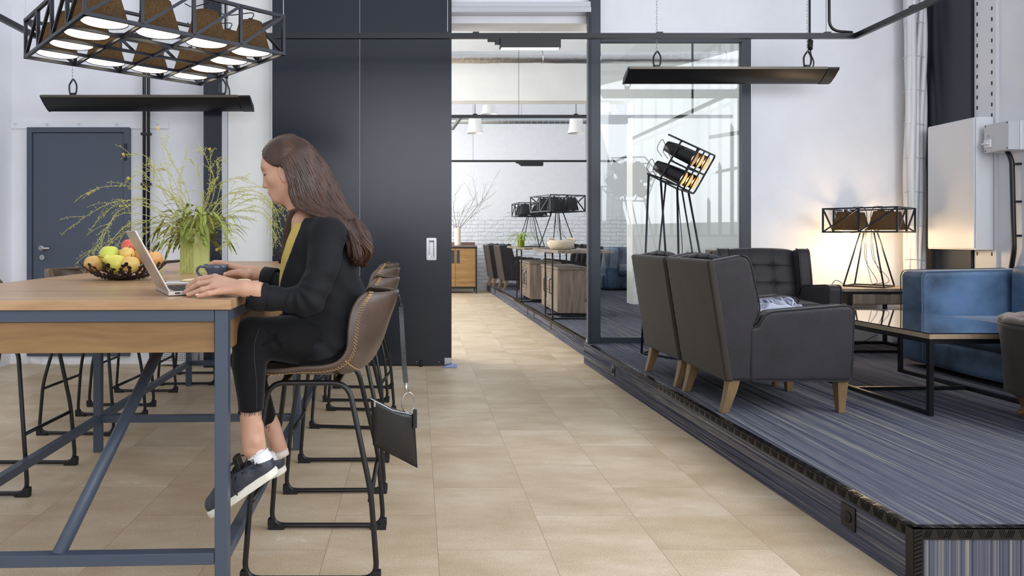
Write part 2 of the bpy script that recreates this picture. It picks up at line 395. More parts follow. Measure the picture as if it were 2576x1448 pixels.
    L.new(m4.outputs[0], b.inputs['Base Color']); b.inputs['Roughness'].default_value = .42; b.inputs['Specular IOR Level'].default_value = .35
    return m
def carpet_mat():
    m = bpy.data.materials.new('striped_carpet'); m.use_nodes = True; n = m.node_tree.nodes; L = m.node_tree.links; b = n['Principled BSDF']
    t = n.new('ShaderNodeTexCoord'); gm = n.new('ShaderNodeNewGeometry'); sn = n.new('ShaderNodeSeparateXYZ'); L.new(gm.outputs['Normal'], sn.inputs[0])
    so = n.new('ShaderNodeSeparateXYZ'); L.new(t.outputs['Object'], so.inputs[0])
    ab = n.new('ShaderNodeMath'); ab.operation = 'ABSOLUTE'; L.new(sn.outputs['X'], ab.inputs[0])
    zx = n.new('ShaderNodeMath'); zx.operation = 'MULTIPLY'; L.new(ab.outputs[0], zx.inputs[0]); L.new(so.outputs['Z'], zx.inputs[1])
    iv = n.new('ShaderNodeMath'); iv.operation = 'SUBTRACT'; iv.inputs[0].default_value = 1; L.new(ab.outputs[0], iv.inputs[1])
    xx = n.new('ShaderNodeMath'); xx.operation = 'MULTIPLY'; L.new(iv.outputs[0], xx.inputs[0]); L.new(so.outputs['X'], xx.inputs[1])
    su = n.new('ShaderNodeMath'); su.operation = 'ADD'; L.new(zx.outputs[0], su.inputs[0]); L.new(xx.outputs[0], su.inputs[1])
    yy = n.new('ShaderNodeMath'); yy.operation = 'MULTIPLY'; yy.inputs[1].default_value = .004; L.new(so.outputs['Y'], yy.inputs[0])
    mp = n.new('ShaderNodeCombineXYZ'); L.new(su.outputs[0], mp.inputs[0]); L.new(yy.outputs[0], mp.inputs[1])
    n1 = n.new('ShaderNodeTexNoise'); n1.inputs['Scale'].default_value = 95; n1.inputs['Detail'].default_value = 4; n1.inputs['Roughness'].default_value = .75; L.new(mp.outputs[0], n1.inputs['Vector'])
    r = n.new('ShaderNodeValToRGB'); e = r.color_ramp.elements; e[0].position = .33; e[0].color = srgb(34, 35, 50); e[1].position = .75; e[1].color = srgb(110, 106, 106)
    for p, c in ((.41, (54, 56, 69)), (.47, (96, 99, 114)), (.53, (70, 73, 88)), (.575, (146, 142, 138)), (.61, (92, 93, 104)), (.65, (184, 172, 146))):
        k = e.new(p); k.color = srgb(*c)
    L.new(n1.outputs['Fac'], r.inputs[0]); L.new(r.outputs[0], b.inputs['Base Color']); b.inputs['Roughness'].default_value = .95
    b.inputs['Specular IOR Level'].default_value = .1
    n2 = n.new('ShaderNodeTexNoise'); n2.inputs['Scale'].default_value = 400; L.new(t.outputs['Object'], n2.inputs['Vector'])
    bp = n.new('ShaderNodeBump'); bp.inputs['Strength'].default_value = .5; bp.inputs['Distance'].default_value = .004; L.new(n2.outputs['Fac'], bp.inputs['Height']); L.new(bp.outputs[0], b.inputs['Normal'])
    return m
def wood(name, c1, c2, stretch=(1, 14, 14), scale=1.3, rough=.45, knots=True):
    m = bpy.data.materials.new(name); m.use_nodes = True; n = m.node_tree.nodes; L = m.node_tree.links; b = n['Principled BSDF']
    t = n.new('ShaderNodeTexCoord'); mp = n.new('ShaderNodeMapping'); mp.inputs['Scale'].default_value = stretch
    dn = n.new('ShaderNodeTexNoise'); dn.inputs['Scale'].default_value = 1.6; dn.inputs['Detail'].default_value = 2
    mx = n.new('ShaderNodeVectorMath'); mx.operation = 'MULTIPLY_ADD'; mx.inputs[1].default_value = (.10, .10, .10)
    L.new(t.outputs['Object'], dn.inputs['Vector']); L.new(dn.outputs['Color'], mx.inputs[0]); L.new(t.outputs['Object'], mx.inputs[2]); L.new(mx.outputs[0], mp.inputs[0])
    n1 = n.new('ShaderNodeTexNoise'); n1.inputs['Scale'].default_value = scale; n1.inputs['Detail'].default_value = 9; n1.inputs['Roughness'].default_value = .65; L.new(mp.outputs[0], n1.inputs['Vector'])
    r = n.new('ShaderNodeValToRGB'); e = r.color_ramp.elements; e[0].position = .3; e[0].color = c1; e[1].position = .68; e[1].color = c2
    L.new(n1.outputs['Fac'], r.inputs[0]); out = r.outputs[0]
    if knots:
        v = n.new('ShaderNodeTexVoronoi'); v.inputs['Scale'].default_value = 1.7; L.new(t.outputs['Object'], v.inputs['Vector'])
        mr = n.new('ShaderNodeMapRange'); mr.inputs['From Min'].default_value = .015; mr.inputs['From Max'].default_value = .06; mr.inputs['To Min'].default_value = .75; mr.inputs['To Max'].default_value = 0
        L.new(v.outputs['Distance'], mr.inputs['Value']); mk = n.new('ShaderNodeMixRGB'); mk.inputs[2].default_value = tuple(c*.25 for c in c1[:3])+(1,)
        L.new(mr.outputs[0], mk.inputs[0]); L.new(out, mk.inputs[1]); out = mk.outputs[0]
    L.new(out, b.inputs['Base Color']); b.inputs['Roughness'].default_value = rough
    bp = n.new('ShaderNodeBump'); bp.inputs['Strength'].default_value = .15; bp.inputs['Distance'].default_value = .003; L.new(n1.outputs['Fac'], bp.inputs['Height']); L.new(bp.outputs[0], b.inputs['Normal'])
    return m
def glass_mat(name='window_glass', col=(.96,.975,.965,1)):
    m = bpy.data.materials.new(name); m.use_nodes = True; n = m.node_tree.nodes; L = m.node_tree.links; n.clear()
    o = n.new('ShaderNodeOutputMaterial'); tr = n.new('ShaderNodeBsdfTransparent'); tr.inputs[0].default_value = col
    gl = n.new('ShaderNodeBsdfGlossy'); gl.inputs['Roughness'].default_value = .01; gl.inputs[0].default_value = (1,1,1,1)
    fr = n.new('ShaderNodeFresnel'); fr.inputs['IOR'].default_value = 1.55; mx = n.new('ShaderNodeMixShader')
    mu = n.new('ShaderNodeMath'); mu.operation = 'MULTIPLY'; mu.inputs[1].default_value = 1.0; L.new(fr.outputs[0], mu.inputs[0])
    L.new(mu.outputs[0], mx.inputs[0]); L.new(tr.outputs[0], mx.inputs[1]); L.new(gl.outputs[0], mx.inputs[2]); L.new(mx.outputs[0], o.inputs[0]); return m
def fabric_shade():
    m = bpy.data.materials.new('dark_lampshade_fabric'); m.use_nodes = True; n = m.node_tree.nodes; L = m.node_tree.links; n.clear()
    o = n.new('ShaderNodeOutputMaterial'); d = n.new('ShaderNodeBsdfDiffuse'); t = n.new('ShaderNodeBsdfTranslucent'); mx = n.new('ShaderNodeMixShader'); mx.inputs[0].default_value = .3
    c = n.new('ShaderNodeTexCoord'); ns = n.new('ShaderNodeTexNoise'); ns.inputs['Scale'].default_value = 230; ns.inputs['Detail'].default_value = 5; L.new(c.outputs['Object'], ns.inputs['Vector'])
    r = n.new('ShaderNodeValToRGB'); r.color_ramp.elements[0].position = .3; r.color_ramp.elements[0].color = (.012,.011,.012,1); r.color_ramp.elements[1].position = .8; r.color_ramp.elements[1].color = (.034,.030,.028,1)
    L.new(ns.outputs['Fac'], r.inputs[0]); L.new(r.outputs[0], d.inputs[0])
    r2 = n.new('ShaderNodeValToRGB'); r2.color_ramp.elements[0].position = .35; r2.color_ramp.elements[0].color = (.014,.010,.006,1); r2.color_ramp.elements[1].position = .75; r2.color_ramp.elements[1].color = (.070,.052,.034,1)
    L.new(ns.outputs['Fac'], r2.inputs[0]); L.new(r2.outputs[0], t.inputs[0])
    L.new(d.outputs[0], mx.inputs[1]); L.new(t.outputs[0], mx.inputs[2]); L.new(mx.outputs[0], o.inputs[0]); return m

M_wall = plaster('white_plaster', srgb(232, 233, 238))
M_wallw = plaster('warm_white_plaster', srgb(234, 235, 232), bump=.15)
M_brick = brick_white()
M_floor = floor_mat(); M_carpet = carpet_mat()
M_door = mat('slate_grey_door_paint', srgb(74, 82, 96), .5, bump=.05, bscale=300)
M_dark = mat('anthracite_laminate', srgb(22, 28, 40), .24, spec=.5, bump=.03, bscale=500)
M_post = mat('anthracite_steel', srgb(44, 50, 60), .42)
M_tsteel = mat('slate_blue_table_steel', srgb(68, 78, 94), .38, bump=.03, bscale=400)
M_black = mat('black_powder_coat', srgb(15, 16, 20), .36)
M_blacktrk = mat('black_track_metal', srgb(20, 21, 25), .35)
M_cage = mat('black_wire_steel', srgb(38, 40, 47), .35, metal=.5)
M_chrome = mat('brushed_steel', srgb(190, 190, 192), .25, metal=1)
M_plate = mat('black_tread_plate', srgb(22, 22, 26), .22, metal=.3)
M_oak = wood('oak_top', srgb(150, 115, 82), srgb(192, 157, 120), rough=.33)
M_oak2 = wood('oak_apron', srgb(112, 82, 50), srgb(150, 117, 76))
M_oakleg = wood('oak_chair_leg', srgb(104, 82, 54), srgb(138, 112, 78), stretch=(14,14,1), knots=False)
M_dkwood = wood('walnut_chair_leg', srgb(92, 64, 44), srgb(128, 92, 64), stretch=(14,14,1), knots=False)
M_reclaim = wood('reclaimed_grey_wood', srgb(92, 80, 70), srgb(146, 130, 114), stretch=(8,8,.7), scale=3)
M_reclaimtop = wood('reclaimed_top_wood', srgb(96, 86, 76), srgb(140, 126, 110), stretch=(8,1,8), scale=3, knots=False)
M_mango = wood('golden_mango_wood', srgb(130, 96, 54), srgb(172, 134, 84), stretch=(1,8,10))
M_leather = mat('brown_leather', srgb(80, 65, 55), .34, noise=.25, nscale=9, bump=.12, bscale=180)
M_stitch = mat('tan_thread', srgb(214, 170, 120), .7)
M_charc = mat('charcoal_suede', srgb(40, 37, 42), .55, spec=.3, noise=.22, nscale=7, bump=.1, bscale=120, sheen=.15)
M_taupe = mat('brown_grey_suede', srgb(50, 43, 38), .6, spec=.3, noise=.18, nscale=6, bump=.1, bscale=120, sheen=.12)
M_piping = mat('dark_piping', srgb(20, 19, 23), .5)
M_velvet = mat('blue_velvet', srgb(13, 22, 36), .5, nscale=2.2, col2=srgb(92, 124, 160), bump=.1, bscale=80, sheen=.25)  # pale blotches in the colour stand in for velvet highlights
M_glass = glass_mat(); M_shade = fabric_shade()
M_glow = mat('lit_diffuser', (1,.9,.72,1), .5, emit=(1,.86,.64,1), estr=6)
M_bulb = mat('lit_bulb', (1,.9,.7,1), .5, emit=(1,.82,.52,1), estr=9)
M_shadein = mat('gold_shade_lining', srgb(196, 160, 112), .5)
M_led = mat('lit_led_strip', (1,1,1,1), .5, emit=(1,.97,.9,1), estr=3)
M_duct = mat('aluminium_foil_duct', srgb(205, 205, 205), .28, metal=1, bump=.5, bscale=18)
M_spiro = mat('galvanised_spiral_duct', srgb(185, 190, 192), .35, metal=.9)
M_white = mat('white_enamel', srgb(222, 223, 226), .35)
M_greyp = mat('grey_plastic', srgb(196, 198, 204), .45)
M_rubber = mat('black_rubber', srgb(16, 16, 18), .6)
M_porc = mat('white_glass_bell', srgb(240, 240, 238), .15)
# ------------------------------------------------------------------ structure
def boxs(name, a, b, m, **k):
    mb = MB(); mb.box(a, b); return struct(mb, name, m, **k)
WY = 6.35                                                    # plane of the wall with the doors
boxs('floor', (-3.75, -3.2, -.12), (6.2, 15.2, 0), M_floor)
H0 = 5.2
mb = MB(); mb.box((-3.95, WY, 0), (.30, WY+.25, H0)); mb.box((.30, WY, 3.10), (1.60, WY+.25, H0))
mb.box((1.60, WY, 2.985), (3.05, WY+.25, H0)); mb.box((3.05, WY, 0), (4.85, WY+.25, H0))
mb.box((1.60, WY, 0), (3.05, WY+.25, .185))
struct(mb, 'wall_back', M_wall)
boxs('wall_left', (-3.95, -3.2, 0), (-3.70, WY, H0), M_wall)
# right wall: window openings towards the camera, solid at the far end
mb = MB(); mb.box((4.60, 5.1, 0), (4.85, WY, H0)); mb.box((4.545, 4.7, 0), (4.85, 5.1, H0))
mb.box((4.6, -3.2, 0), (4.85, 4.7, 1.15)); mb.box((4.6, -3.2, 4.2), (4.85, 4.7, H0))
for y in (-3.2, .6, 2.65): mb.box((4.6, y, 1.15), (4.85, y+.35, 4.2))
struct(mb, 'wall_right', M_wall)
for i, (y0, y1) in enumerate(((-2.85, .6), (.95, 2.65), (3.0, 4.7))):
    w = tag(bpy.data.objects.new('window_%d' % (i+1), None), kind='structure'); COL.objects.link(w); w.location = (4.72, (y0+y1)/2, 1.15)
    mb = MB()
    for z in (1.15, 2.15, 3.15, 4.16): mb.box((4.70, y0, z), (4.74, y1, z+.04))
    for k in range(5):
        y = y0+(y1-y0-.04)*k/4; mb.box((4.70, y, 1.15), (4.74, y+.04, 4.2))
    mb.build('window_frame', M_post, w, off=w.location)
# wall behind the camera with tall windows
mb = MB(); mb.box((-3.95, -3.4, 0), (4.85, -3.2, 1.0)); mb.box((-3.95, -3.4, 4.3), (4.85, -3.2, H0))
for x in (-3.95, -1.4, 1.4, 4.0): mb.box((x, -3.4, 1.0), (x+.85 if x > 3 else x+.5, -3.2, 4.3))
struct(mb, 'wall_front', M_wall)
# back room
boxs('wall_back_room_end', (-2.2, 15.0, 0), (6.2, 15.2, 4.3), M_brick)
mb = MB(); mb.box((3.17, 10.25, 0), (6.2, 10.53, 4.3)); mb.box((-2.2, 10.25, 3.16), (3.17, 10.53, 4.3)); mb.box((-2.2, 10.25, 0), (-1.2, 10.53, 4.3))
struct(mb, 'wall_middle', M_wallw)
mb = MB(); mb.box((-2.3, WY+.25, 0), (-2.1, 15.2, 1.2)); mb.box((-2.3, WY+.25, 3.8), (-2.1, 15.2, 4.3))
for y0, y1 in ((WY+.25, 7.1), (9.7, 11.1), (14.1, 15.2)): mb.box((-2.3, y0, 1.2), (-2.1, y1, 3.8))  # openings made up to hold the added windows
struct(mb, 'wall_back_room_left', M_wallw)
for i, (y0, y1) in enumerate(((7.1, 9.7), (11.1, 14.1))):  # unseen windows, added to go with the far-room fill lights
    w = tag(bpy.data.objects.new('window_%d' % (i+5), None), kind='structure'); COL.objects.link(w); w.location = (-2.2, (y0+y1)/2, 1.2)
    mb = MB()
    for z in (1.2, 2.05, 2.9, 3.76): mb.box((-2.22, y0, z), (-2.18, y1, z+.04))
    for k in range(4):
        y = y0+(y1-y0-.04)*k/3; mb.box((-2.22, y, 1.2), (-2.18, y+.04, 3.8))
    mb.build('window_frame', M_post, w, off=w.location)
boxs('wall_back_room_right', (6.1, WY+.25, 0), (6.3, 15.2, 4.3), M_wallw)
mb = MB()
for y in (3.36, 4.045, 4.73, 5.04, 5.68, 5.92): mb.box((-3.95, y-.05, H0-.14), (4.85, y+.05, H0+.05))
for y in (8.9, 9.75, 12.2, 13.2, 13.9): mb.box((-2.3, y-.05, 4.3), (6.3, y+.05, 4.45))
struct(mb, 'ceiling', M_white)
# raised carpeted platforms
mb = MB(); hp = .19
fr = [(1.635, 2.29), (4.6, 2.29), (4.6, WY), (1.52, WY)]
mb.prism(fr, lambda a, b, t: (a, b, t), 0, hp); struct(mb, 'platform', M_carpet)
bp_ = [(1.615, WY+.06), (3.05, WY+.06), (3.05, WY+.25), (6.1, WY+.25), (6.1, 10.25), (3.17, 10.25), (3.17, 10.53), (6.1, 10.53), (6.1, 15.0), (1.50, 15.0)]
mb = MB(); mb.prism(bp_, lambda a, b, t: (a, b, t), 0, .16); struct(mb, 'platform.001', M_carpet)
# chequer plate edging with raised bars, lapping the edge
def tread_edge(name, p, q, z, inward):
    p = Vector((p[0], p[1], z)); q = Vector((q[0], q[1], z)); d = (q-p); L = d.length; d.normalize(); n = Vector(inward)
    mb = MB()
    def slab(a, b, u0, u1, z0, z1):
        vs = [p+d*a+n*u0+Vector((0,0,z0)), p+d*b+n*u0+Vector((0,0,z0)), p+d*b+n*u1+Vector((0,0,z0)), p+d*a+n*u1+Vector((0,0,z0))]
        mb.add(vs+[v+Vector((0,0,z1-z0)) for v in vs], [(0,3,2,1),(4,5,6,7),(0,1,5,4),(1,2,6,5),(2,3,7,6),(3,0,4,7)])
    slab(0, L, -.003, .03, 0, .003); slab(0, L, -.003, 0, -.035, .003)
    k = 0; s = .0
    while s < L-.03 and s < 4.5:
        for j in range(4):
            e = -1 if k % 2 else 1
            a = p+d*(s+.006+j*.006)+n*.004+Vector((0,0,.0035)); b = a+n*.021+d*(.010*e)
            mb.bar(a, b, .0022, .0022)
            a = p+d*(s+.006+j*.006)-n*.0035+Vector((0,0,-.004)); b = a+Vector((0,0,-.026))+d*(.010*e)
            mb.bar(a, b, .0022, .0022)
        s += .034; k += 1
    return tag(mb.build(name, M_plate), kind='structure')
tread_edge('trim_1', (1.635, 2.29), (1.53, 6.18), hp, (1, 0, 0))
tread_edge('trim_2', (1.635, 2.29), (3.4, 2.29), hp, (0, 1, 0))
tread_edge('trim_3', (1.615, WY+.3), (1.50, 15.0), .16, (1, 0, 0))
mb = MB(); mb.box((1.630, 2.286, 0), (1.664, 2.29, hp)); mb.box((1.628, 2.286, 0), (1.632, 2.32, hp))
for k in range(13):
    z = .006+k*.014; mb.bar((1.634, 2.284, z), (1.66, 2.284, z+.010), .0025)
struct(mb, 'trim_4', M_plate)
# slate door with frame, lever and lock
d1 = tag(bpy.data.objects.new('door_1', None), kind='structure'); COL.objects.link(d1); d1.location = (-3.0, WY, .08)
s = WY/FOC
def xw(px, d): return (px-CX)/FOC*d
def zw(py, d): return CAMH-(py-CY)/FOC*d
x0, x1, zt, zb = xw(75, WY), xw(330, WY), zw(322, WY), zw(893, WY)
mb = MB(); fw = .045
mb.box((x0, WY-.05, zb), (x0+fw, WY-.001, zt)); mb.box((x1-fw, WY-.05, zb), (x1, WY-.001, zt)); mb.box((x0+fw, WY-.05, zt-fw), (x1-fw, WY-.001, zt)); mb.box((x0+fw, WY-.05, zb), (x1-fw, WY-.001, zb+.03))
mb.build('door_frame', M_door, d1, off=d1.location)
mb = MB(); mb.box((x0+fw+.004, WY-.038, zb+.034), (x1-fw-.004, WY, zt-fw-.004)); leaf = mb.build('door_leaf', M_door, d1, off=d1.location, bevel=.002)
for pz in (382, 800):
    mb = MB(); c = at(315, pz, WY-.06); mb.tube([c+Vector((0,0,-.075)), c+Vector((0,0,.075))], .011, 10); mb.build('hinge', M_post, d1, off=d1.location, smooth=True)
mb = MB(); c = at(104, 624, WY-.045)
My = Matrix.Rotation(PI/2, 3, 'X'); mb.lathe([(0,-.006),(.026,-.006),(.026,.010),(0,.010)], c, 20, My)
mb.tube(fillet([c+Vector((0,0,0)), c+Vector((0,-.05,0)), c+Vector((.10,-.05,0))], .02), .010, 10)
mb.build('door_handle', M_chrome, d1, off=d1.location, smooth=True)
mb = MB(); c = at(107, 647, WY-.045); mb.lathe([(0,-.006),(.027,-.006),(.024,.010),(0,.010)], c, 20, My); mb.box(c+Vector((-.004,-.014,-.012)), c+Vector((.004,-.006,.008)))
mb.build('lock', M_chrome, d1, off=d1.location)
# painted steel strip with bolts above the door, rough skirt of plaster below it
mb = MB(); mb.box((xw(28, WY), WY-.012, zw(324, WY)), (xw(425, WY), WY, zw(303, WY)))
t1 = struct(mb, 'trim_5', M_wall, bevel=.004)
for px in (40, 120, 200, 295, 398):
    mb = MB(); c = at(px, 311, WY-.012); mb.lathe([(0,-.002),(.013,-.002),(.013,.008),(.007,.009),(.007,.016),(0,.016)], c-Vector((0,0,0)), 6, My); mb.build('bolt', M_white, t1, off=(0,0,0))
mb = MB(); P = []
for i in range(90):
    x = -3.70+i*(xw(500,WY)+3.70)/89; row = []
    for j, z in enumerate((0, .03, .06, .09, .12)):
        b = .05*mnoise.noise(Vector((x*4, z*9, 3)))+.03*mnoise.noise(Vector((x*17, z*25, 1)))
        row.append((x, WY-.035*(1-(z/.12)**2)-max(-.01, b)*(1-z/.12)-.001, z))
    P.append(row)
mb.grid(P); struct(mb, 'baseboard_back', M_wall, smooth=True)
# anthracite boxed column by the plant, bright edge panels
xa, xb = xw(512, 6.13), xw(558, 6.13)
mb = MB(); mb.box((xa, 6.13, 0), (xb, WY, H0)); struct(mb, 'wall_column', M_dark)
mb = MB(); mb.box((xb, 6.131, 0), (xb+.004, WY, H0)); struct(mb, 'trim_6', M_greyp)
mb = MB(); mb.box((xw(568,6.3)+.02, 6.30, 0), (xw(684, 6.3), WY, H0)); struct(mb, 'wall_panel', M_wallw)
# big sliding door
d2 = tag(bpy.data.objects.new('door_2', None), kind='structure'); COL.objects.link(d2); d2.location = (-.5, 6.22, 0)
dy = 6.20; xl, xm, xr = xw(685, dy), xw(905, dy), xw(1136, dy)
for a, b in ((xl, xm-.002), (xm+.002, xr)):
    mb = MB(); mb.box((a, dy, .012), (b, dy+.06, H0-.3)); mb.build('door_panel', M_dark, d2, off=d2.location, bevel=.002)
mb = MB(); mb.box((xm-.002, dy+.004, .02), (xm+.002, dy+.02, H0-.3)); mb.box((xl-.006, dy, 0.02), (xl-.0005, dy+.06, H0-.3)); mb.build('edge_strip', M_greyp, d2, off=d2.location)
mb = MB(); mb.box((xl, dy-.003, .014), (xr-.065, dy-.0005, .07))
mb.build('kick_strip', M_dark, d2, off=d2.location, bevel=.001)
for px in (980, 1048, 1104):
    mb = MB(); c = at(px, 910, dy-.004); mb.ell(c, (.005,.003,.005), 8, 6); mb.build('screw', M_chrome, d2, off=d2.location, smooth=True)
mb = MB(); mb.box((xr-.063, dy-.005, .012), (xr+.002, dy-.0005, .075)); mb.build('corner_plate', M_chrome, d2, off=d2.location, bevel=.001)
mb = MB(); c = at(1059, 912, dy-.02); mb.tube([c+Vector((0,0,-.035)), c+Vector((0,0,.015))], .014, 12); mb.build('door_stop', M_rubber, d2, off=d2.location, smooth=True)
mb = MB(); a0 = at(1073, 654, dy-.006); a1 = at(1098, 598, dy-.006)
zz = [(a0.x, a0.z), (a1.x, a0.z), (a1.x, a1.z), (a0.x, a1.z)]
# recessed flush pull: rim plus dished inside
R_ = fillet([(x, dy-.006, z) for x, z in zz], .012, 4, True)
ins = []
cx_, cz_ = (a0.x+a1.x)/2, (a0.z+a1.z)/2
ringA = [Vector(p) for p in R_]; ringB = [Vector((cx_+(p.x-cx_)*.55, dy-.006, cz_+(p.z-cz_)*.78)) for p in ringA]
ringC = [Vector((cx_+(p.x-cx_)*.34, dy-.0008, cz_+(p.z-cz_)*.6)) for p in ringA]
ringD = [Vector((p.x, dy-.0004, p.z)) for p in ringA]
N_ = len(ringA); vs = ringD+ringA+ringB+ringC
mb.add(vs, [(i, (i+1)%N_, N_+(i+1)%N_, N_+i) for i in range(N_)]+[(N_+i, N_+(i+1)%N_, 2*N_+(i+1)%N_, 2*N_+i) for i in range(N_)]+[(2*N_+i, 2*N_+(i+1)%N_, 3*N_+(i+1)%N_, 3*N_+i) for i in range(N_)]+[tuple(3*N_+i for i in range(N_))])
mb.build('flush_handle', M_chrome, d2, off=d2.location)
# steel post, door track, glass partition
mb = MB(); mb.box((1.565, 6.27, 0), (xw(1511, 6.27), 6.36, H0)); struct(mb, 'wall_post', M_post, bevel=.003)
mb = MB(); mb.box((xw(1479, 6.25), 6.25, .05), (1.560, 6.30, zw(30, 6.25))); mb.box((xw(1479, 6.25)+.018, 6.242, .05), (xw(1479,6.25)+.024, 6.25, zw(30,6.25)))
mb.tube([(1.545, 6.27, .005), (1.545, 6.27, .05)], .018, 10)
struct(mb, 'trim_7', M_post)
mb = MB(); mb.box((.20, 6.24, zw(30, 6.24)), (1.56, 6.34, zw(17, 6.24))); struct(mb, 'trim_8', M_chrome, bevel=.002)
mb = MB(); mb.box((.20, 6.26, zw(15, 6.24)), (1.56, 6.34, zw(2, 6.24))); struct(mb, 'trim_9', M_greyp)
w = tag(bpy.data.objects.new('window_4', None), kind='structure'); COL.objects.link(w); w.location = (2.3, 6.33, .19)
gx0, gx1 = xw(1511, 6.3), xw(1888, 6.3); gz0, gz1 = .19, zw(96, 6.3)
gx9 = xw(1865, 6.3)-.001
mb = MB(); mb.box((gx0, 6.29, gz1-.035), (gx9, 6.349, gz1)); mb.box((gx0, 6.29, gz0), (gx9, 6.349, zw(848, 6.3))); mb.box((xw(1865, 6.3), 6.289, gz0), (gx1, 6.349, gz1))
mb.build('window_frame', M_post, w, off=w.location)
mb = MB(); mb.box((gx1+.001, 6.325, gz0), (gx1+.012, 6.349, gz1)); mb.build('window_seal', M_greyp, w, off=w.location)
mb = MB(); mb.box((gx0, 6.322, zw(848, 6.3)), (xw(1865, 6.3), 6.330, gz1-.035)); mb.build('window_pane', M_glass, w, off=w.location)
# right wall: anthracite panel, perforated channels
mb = MB(); mb.box((4.55, 5.72, 0), (4.60, 6.22, H0)); struct(mb, 'wall_service_panel', M_dark)
mb = MB(); mb.box((4.575, 5.50, .8), (4.60, 5.715, H0)); t = struct(mb, 'trim_10', M_white)
mb = MB()
for k in range(46):
    z = 1.0+k*.085
    for y in (5.685, 5.54): mb.box((4.5735, y-.006, z), (4.5752, y+.006, z+.03))
mb.build('slot', M_rubber, t)
mb = MB(); mb.box((4.585, 6.222, 0), (4.60, 6.30, H0)); struct(mb, 'trim_11', M_wallw)
# ------------------------------------------------------------------ services on the walls
def single(mb, name, m, label, cat, group=None, **k):
    return tag(mb.build(name, m, **k), label, cat, group)
def rooted(name, label, cat, loc, group=None): return thing(name, label, cat, loc, 0, group)
pipe_l = rooted('pipe', 'pair of thin black pipes running up the white wall right of the grey door', 'pipe', at(368, 700, 6.28))
for dx in (-.019, .019):
    c = at(368, 600, 6.28); mb = MB(); mb.tube([(c.x+dx, 6.28, .35), (c.x+dx, 6.28, H0)], .0145, 10); mb.build('conduit', M_black, pipe_l, off=pipe_l.location, smooth=True)
for py in (337, 463):
    c = at(368, py, 6.28); mb = MB(); mb.box((c.x-.045, 6.262, c.z-.012), (c.x+.045, 6.30, c.z+.012)); mb.tube([(c.x,6.28,c.z),(c.x,6.35,c.z)],.006,6); mb.build('clamp', M_black, pipe_l, off=pipe_l.location, bevel=.003)
# perforated radiator cover
x0, x1 = xw(396, 6.18), xw(470, 6.18)
rad = rooted('radiator', 'small white perforated radiator cover low on the wall behind the table', 'radiator', ((x0+x1)/2, 6.2, 0))
mb = MB(); mb.box((x0, 6.19, .015), (x1, 6.335, .62)); mb.build('cover', M_white, rad, off=rad.location, bevel=.006)
mb = MB()
for i in range(14):
    for j in range(30): mb.box((x0+.02+i*.0165, 6.1885, .05+j*.017), (x0+.027+i*.0165, 6.1902, .057+j*.017))
mb.build('perforation', M_rubber, rad, off=rad.location)
# bundled white cables in the corner
cb = rooted('cable_bundle', 'thick bundle of white painted cables tied together in the right corner of the room', 'cable bundle', (4.40, 6.2, 0))
for k in range(9):
    an = 2*PI*k/9; rr = .05 if k else 0
    mb = MB(); pts = []
    for i in range(46):
        z = .2+i*.11; w_ = .018*math.sin(z*1.7+k*1.3)+.010*math.sin(z*4.1+k*2.1)
        tw = an+z*.35
        pts.append((4.44-.03*(z/5)+rr*math.cos(tw)*1.25+w_, 6.2+rr*math.sin(tw)*.7, z))
    mb.tube(pts, .021+.004*(k % 3), 8); mb.build('cable', M_white, cb, off=cb.location, smooth=True)
for k in range(16):
    z = .35+k*.30; mb = MB(); mb.tube([(4.44-.03*(z/5)+.085*math.cos(a), 6.2+.058*math.sin(a), z+.006*math.sin(a*2)) for a in [2*PI*i/18 for i in range(18)]], .0028, 5, closed=True); mb.build('cable_tie', M_greyp, cb, off=cb.location, smooth=True)
# white wall cabinet and switch box
cab = rooted('wall_cabinet', 'tall white metal wall cabinet mounted above the blue sofa', 'cabinet', (4.5, 5.8, 1.04))
cz0, cz1 = zw(626, 6.0), 2.105
mb = MB(); mb.box((4.435, 5.52, cz0), (4.572, 6.04, cz1)); mb.build('body', M_white, cab, off=cab.location, bevel=.004)
mb = MB(); mb.box((4.425, 5.532, cz0+.012), (4.434, 6.03, cz1-.012)); mb.build('door', M_white, cab, off=cab.location, bevel=.002)
sb = rooted('switch_box', 'small grey switch box with a rotary knob beside the white wall cabinet', 'switch box', (4.5, 5.3, 1.9))
z0, z1 = zw(383, 5.4), zw(311, 5.4)
mb = MB(); mb.box((4.535, 5.23, z0), (4.60, 5.47, z1)); mb.build('base', M_white, sb, off=sb.location, bevel=.006)
mb = MB(); mb.box((4.45, 5.235, z0+.002), (4.534, 5.465, z1-.002)); lid = mb.build('lid', M_greyp, sb, off=sb.location, bevel=.004)
for y in (5.25, 5.45):
    for z in (z0+.015, z1-.015):
        mb = MB(); mb.ell((4.45, y, z), (.003,.006,.006), 8, 6); mb.build('screw', M_post, sb, off=sb.location, smooth=True)
mb = MB(); mb.box((4.435, 5.39, z0+.04), (4.45, 5.45, z0+.10)); mb.box((4.415, 5.40, z0+.062), (4.436, 5.45, z0+.076)); mb.build('knob', M_white, sb, off=sb.location, bevel=.003)
mb = MB(); mb.ell((4.449, 5.42, z0+.13), (.003,.006,.006), 8, 6); mb.build('indicator_light', mat('green_led', srgb(60,150,90), .4), sb, off=sb.location)
pp = rooted('pipe', 'black conduit pipe dropping from the grey switch box behind the blue sofa', 'pipe', (4.57, 5.32, 1.0))
mb = MB(); mb.tube(fillet([(4.545, 5.36, z0+.005), (4.555, 5.33, z0-.07), (4.555, 5.31, 1.05), (4.575, 5.36, .9), (4.575, 5.36, .62)], .05), .017, 12); mb.build('conduit', M_black, pp, off=pp.location, smooth=True)
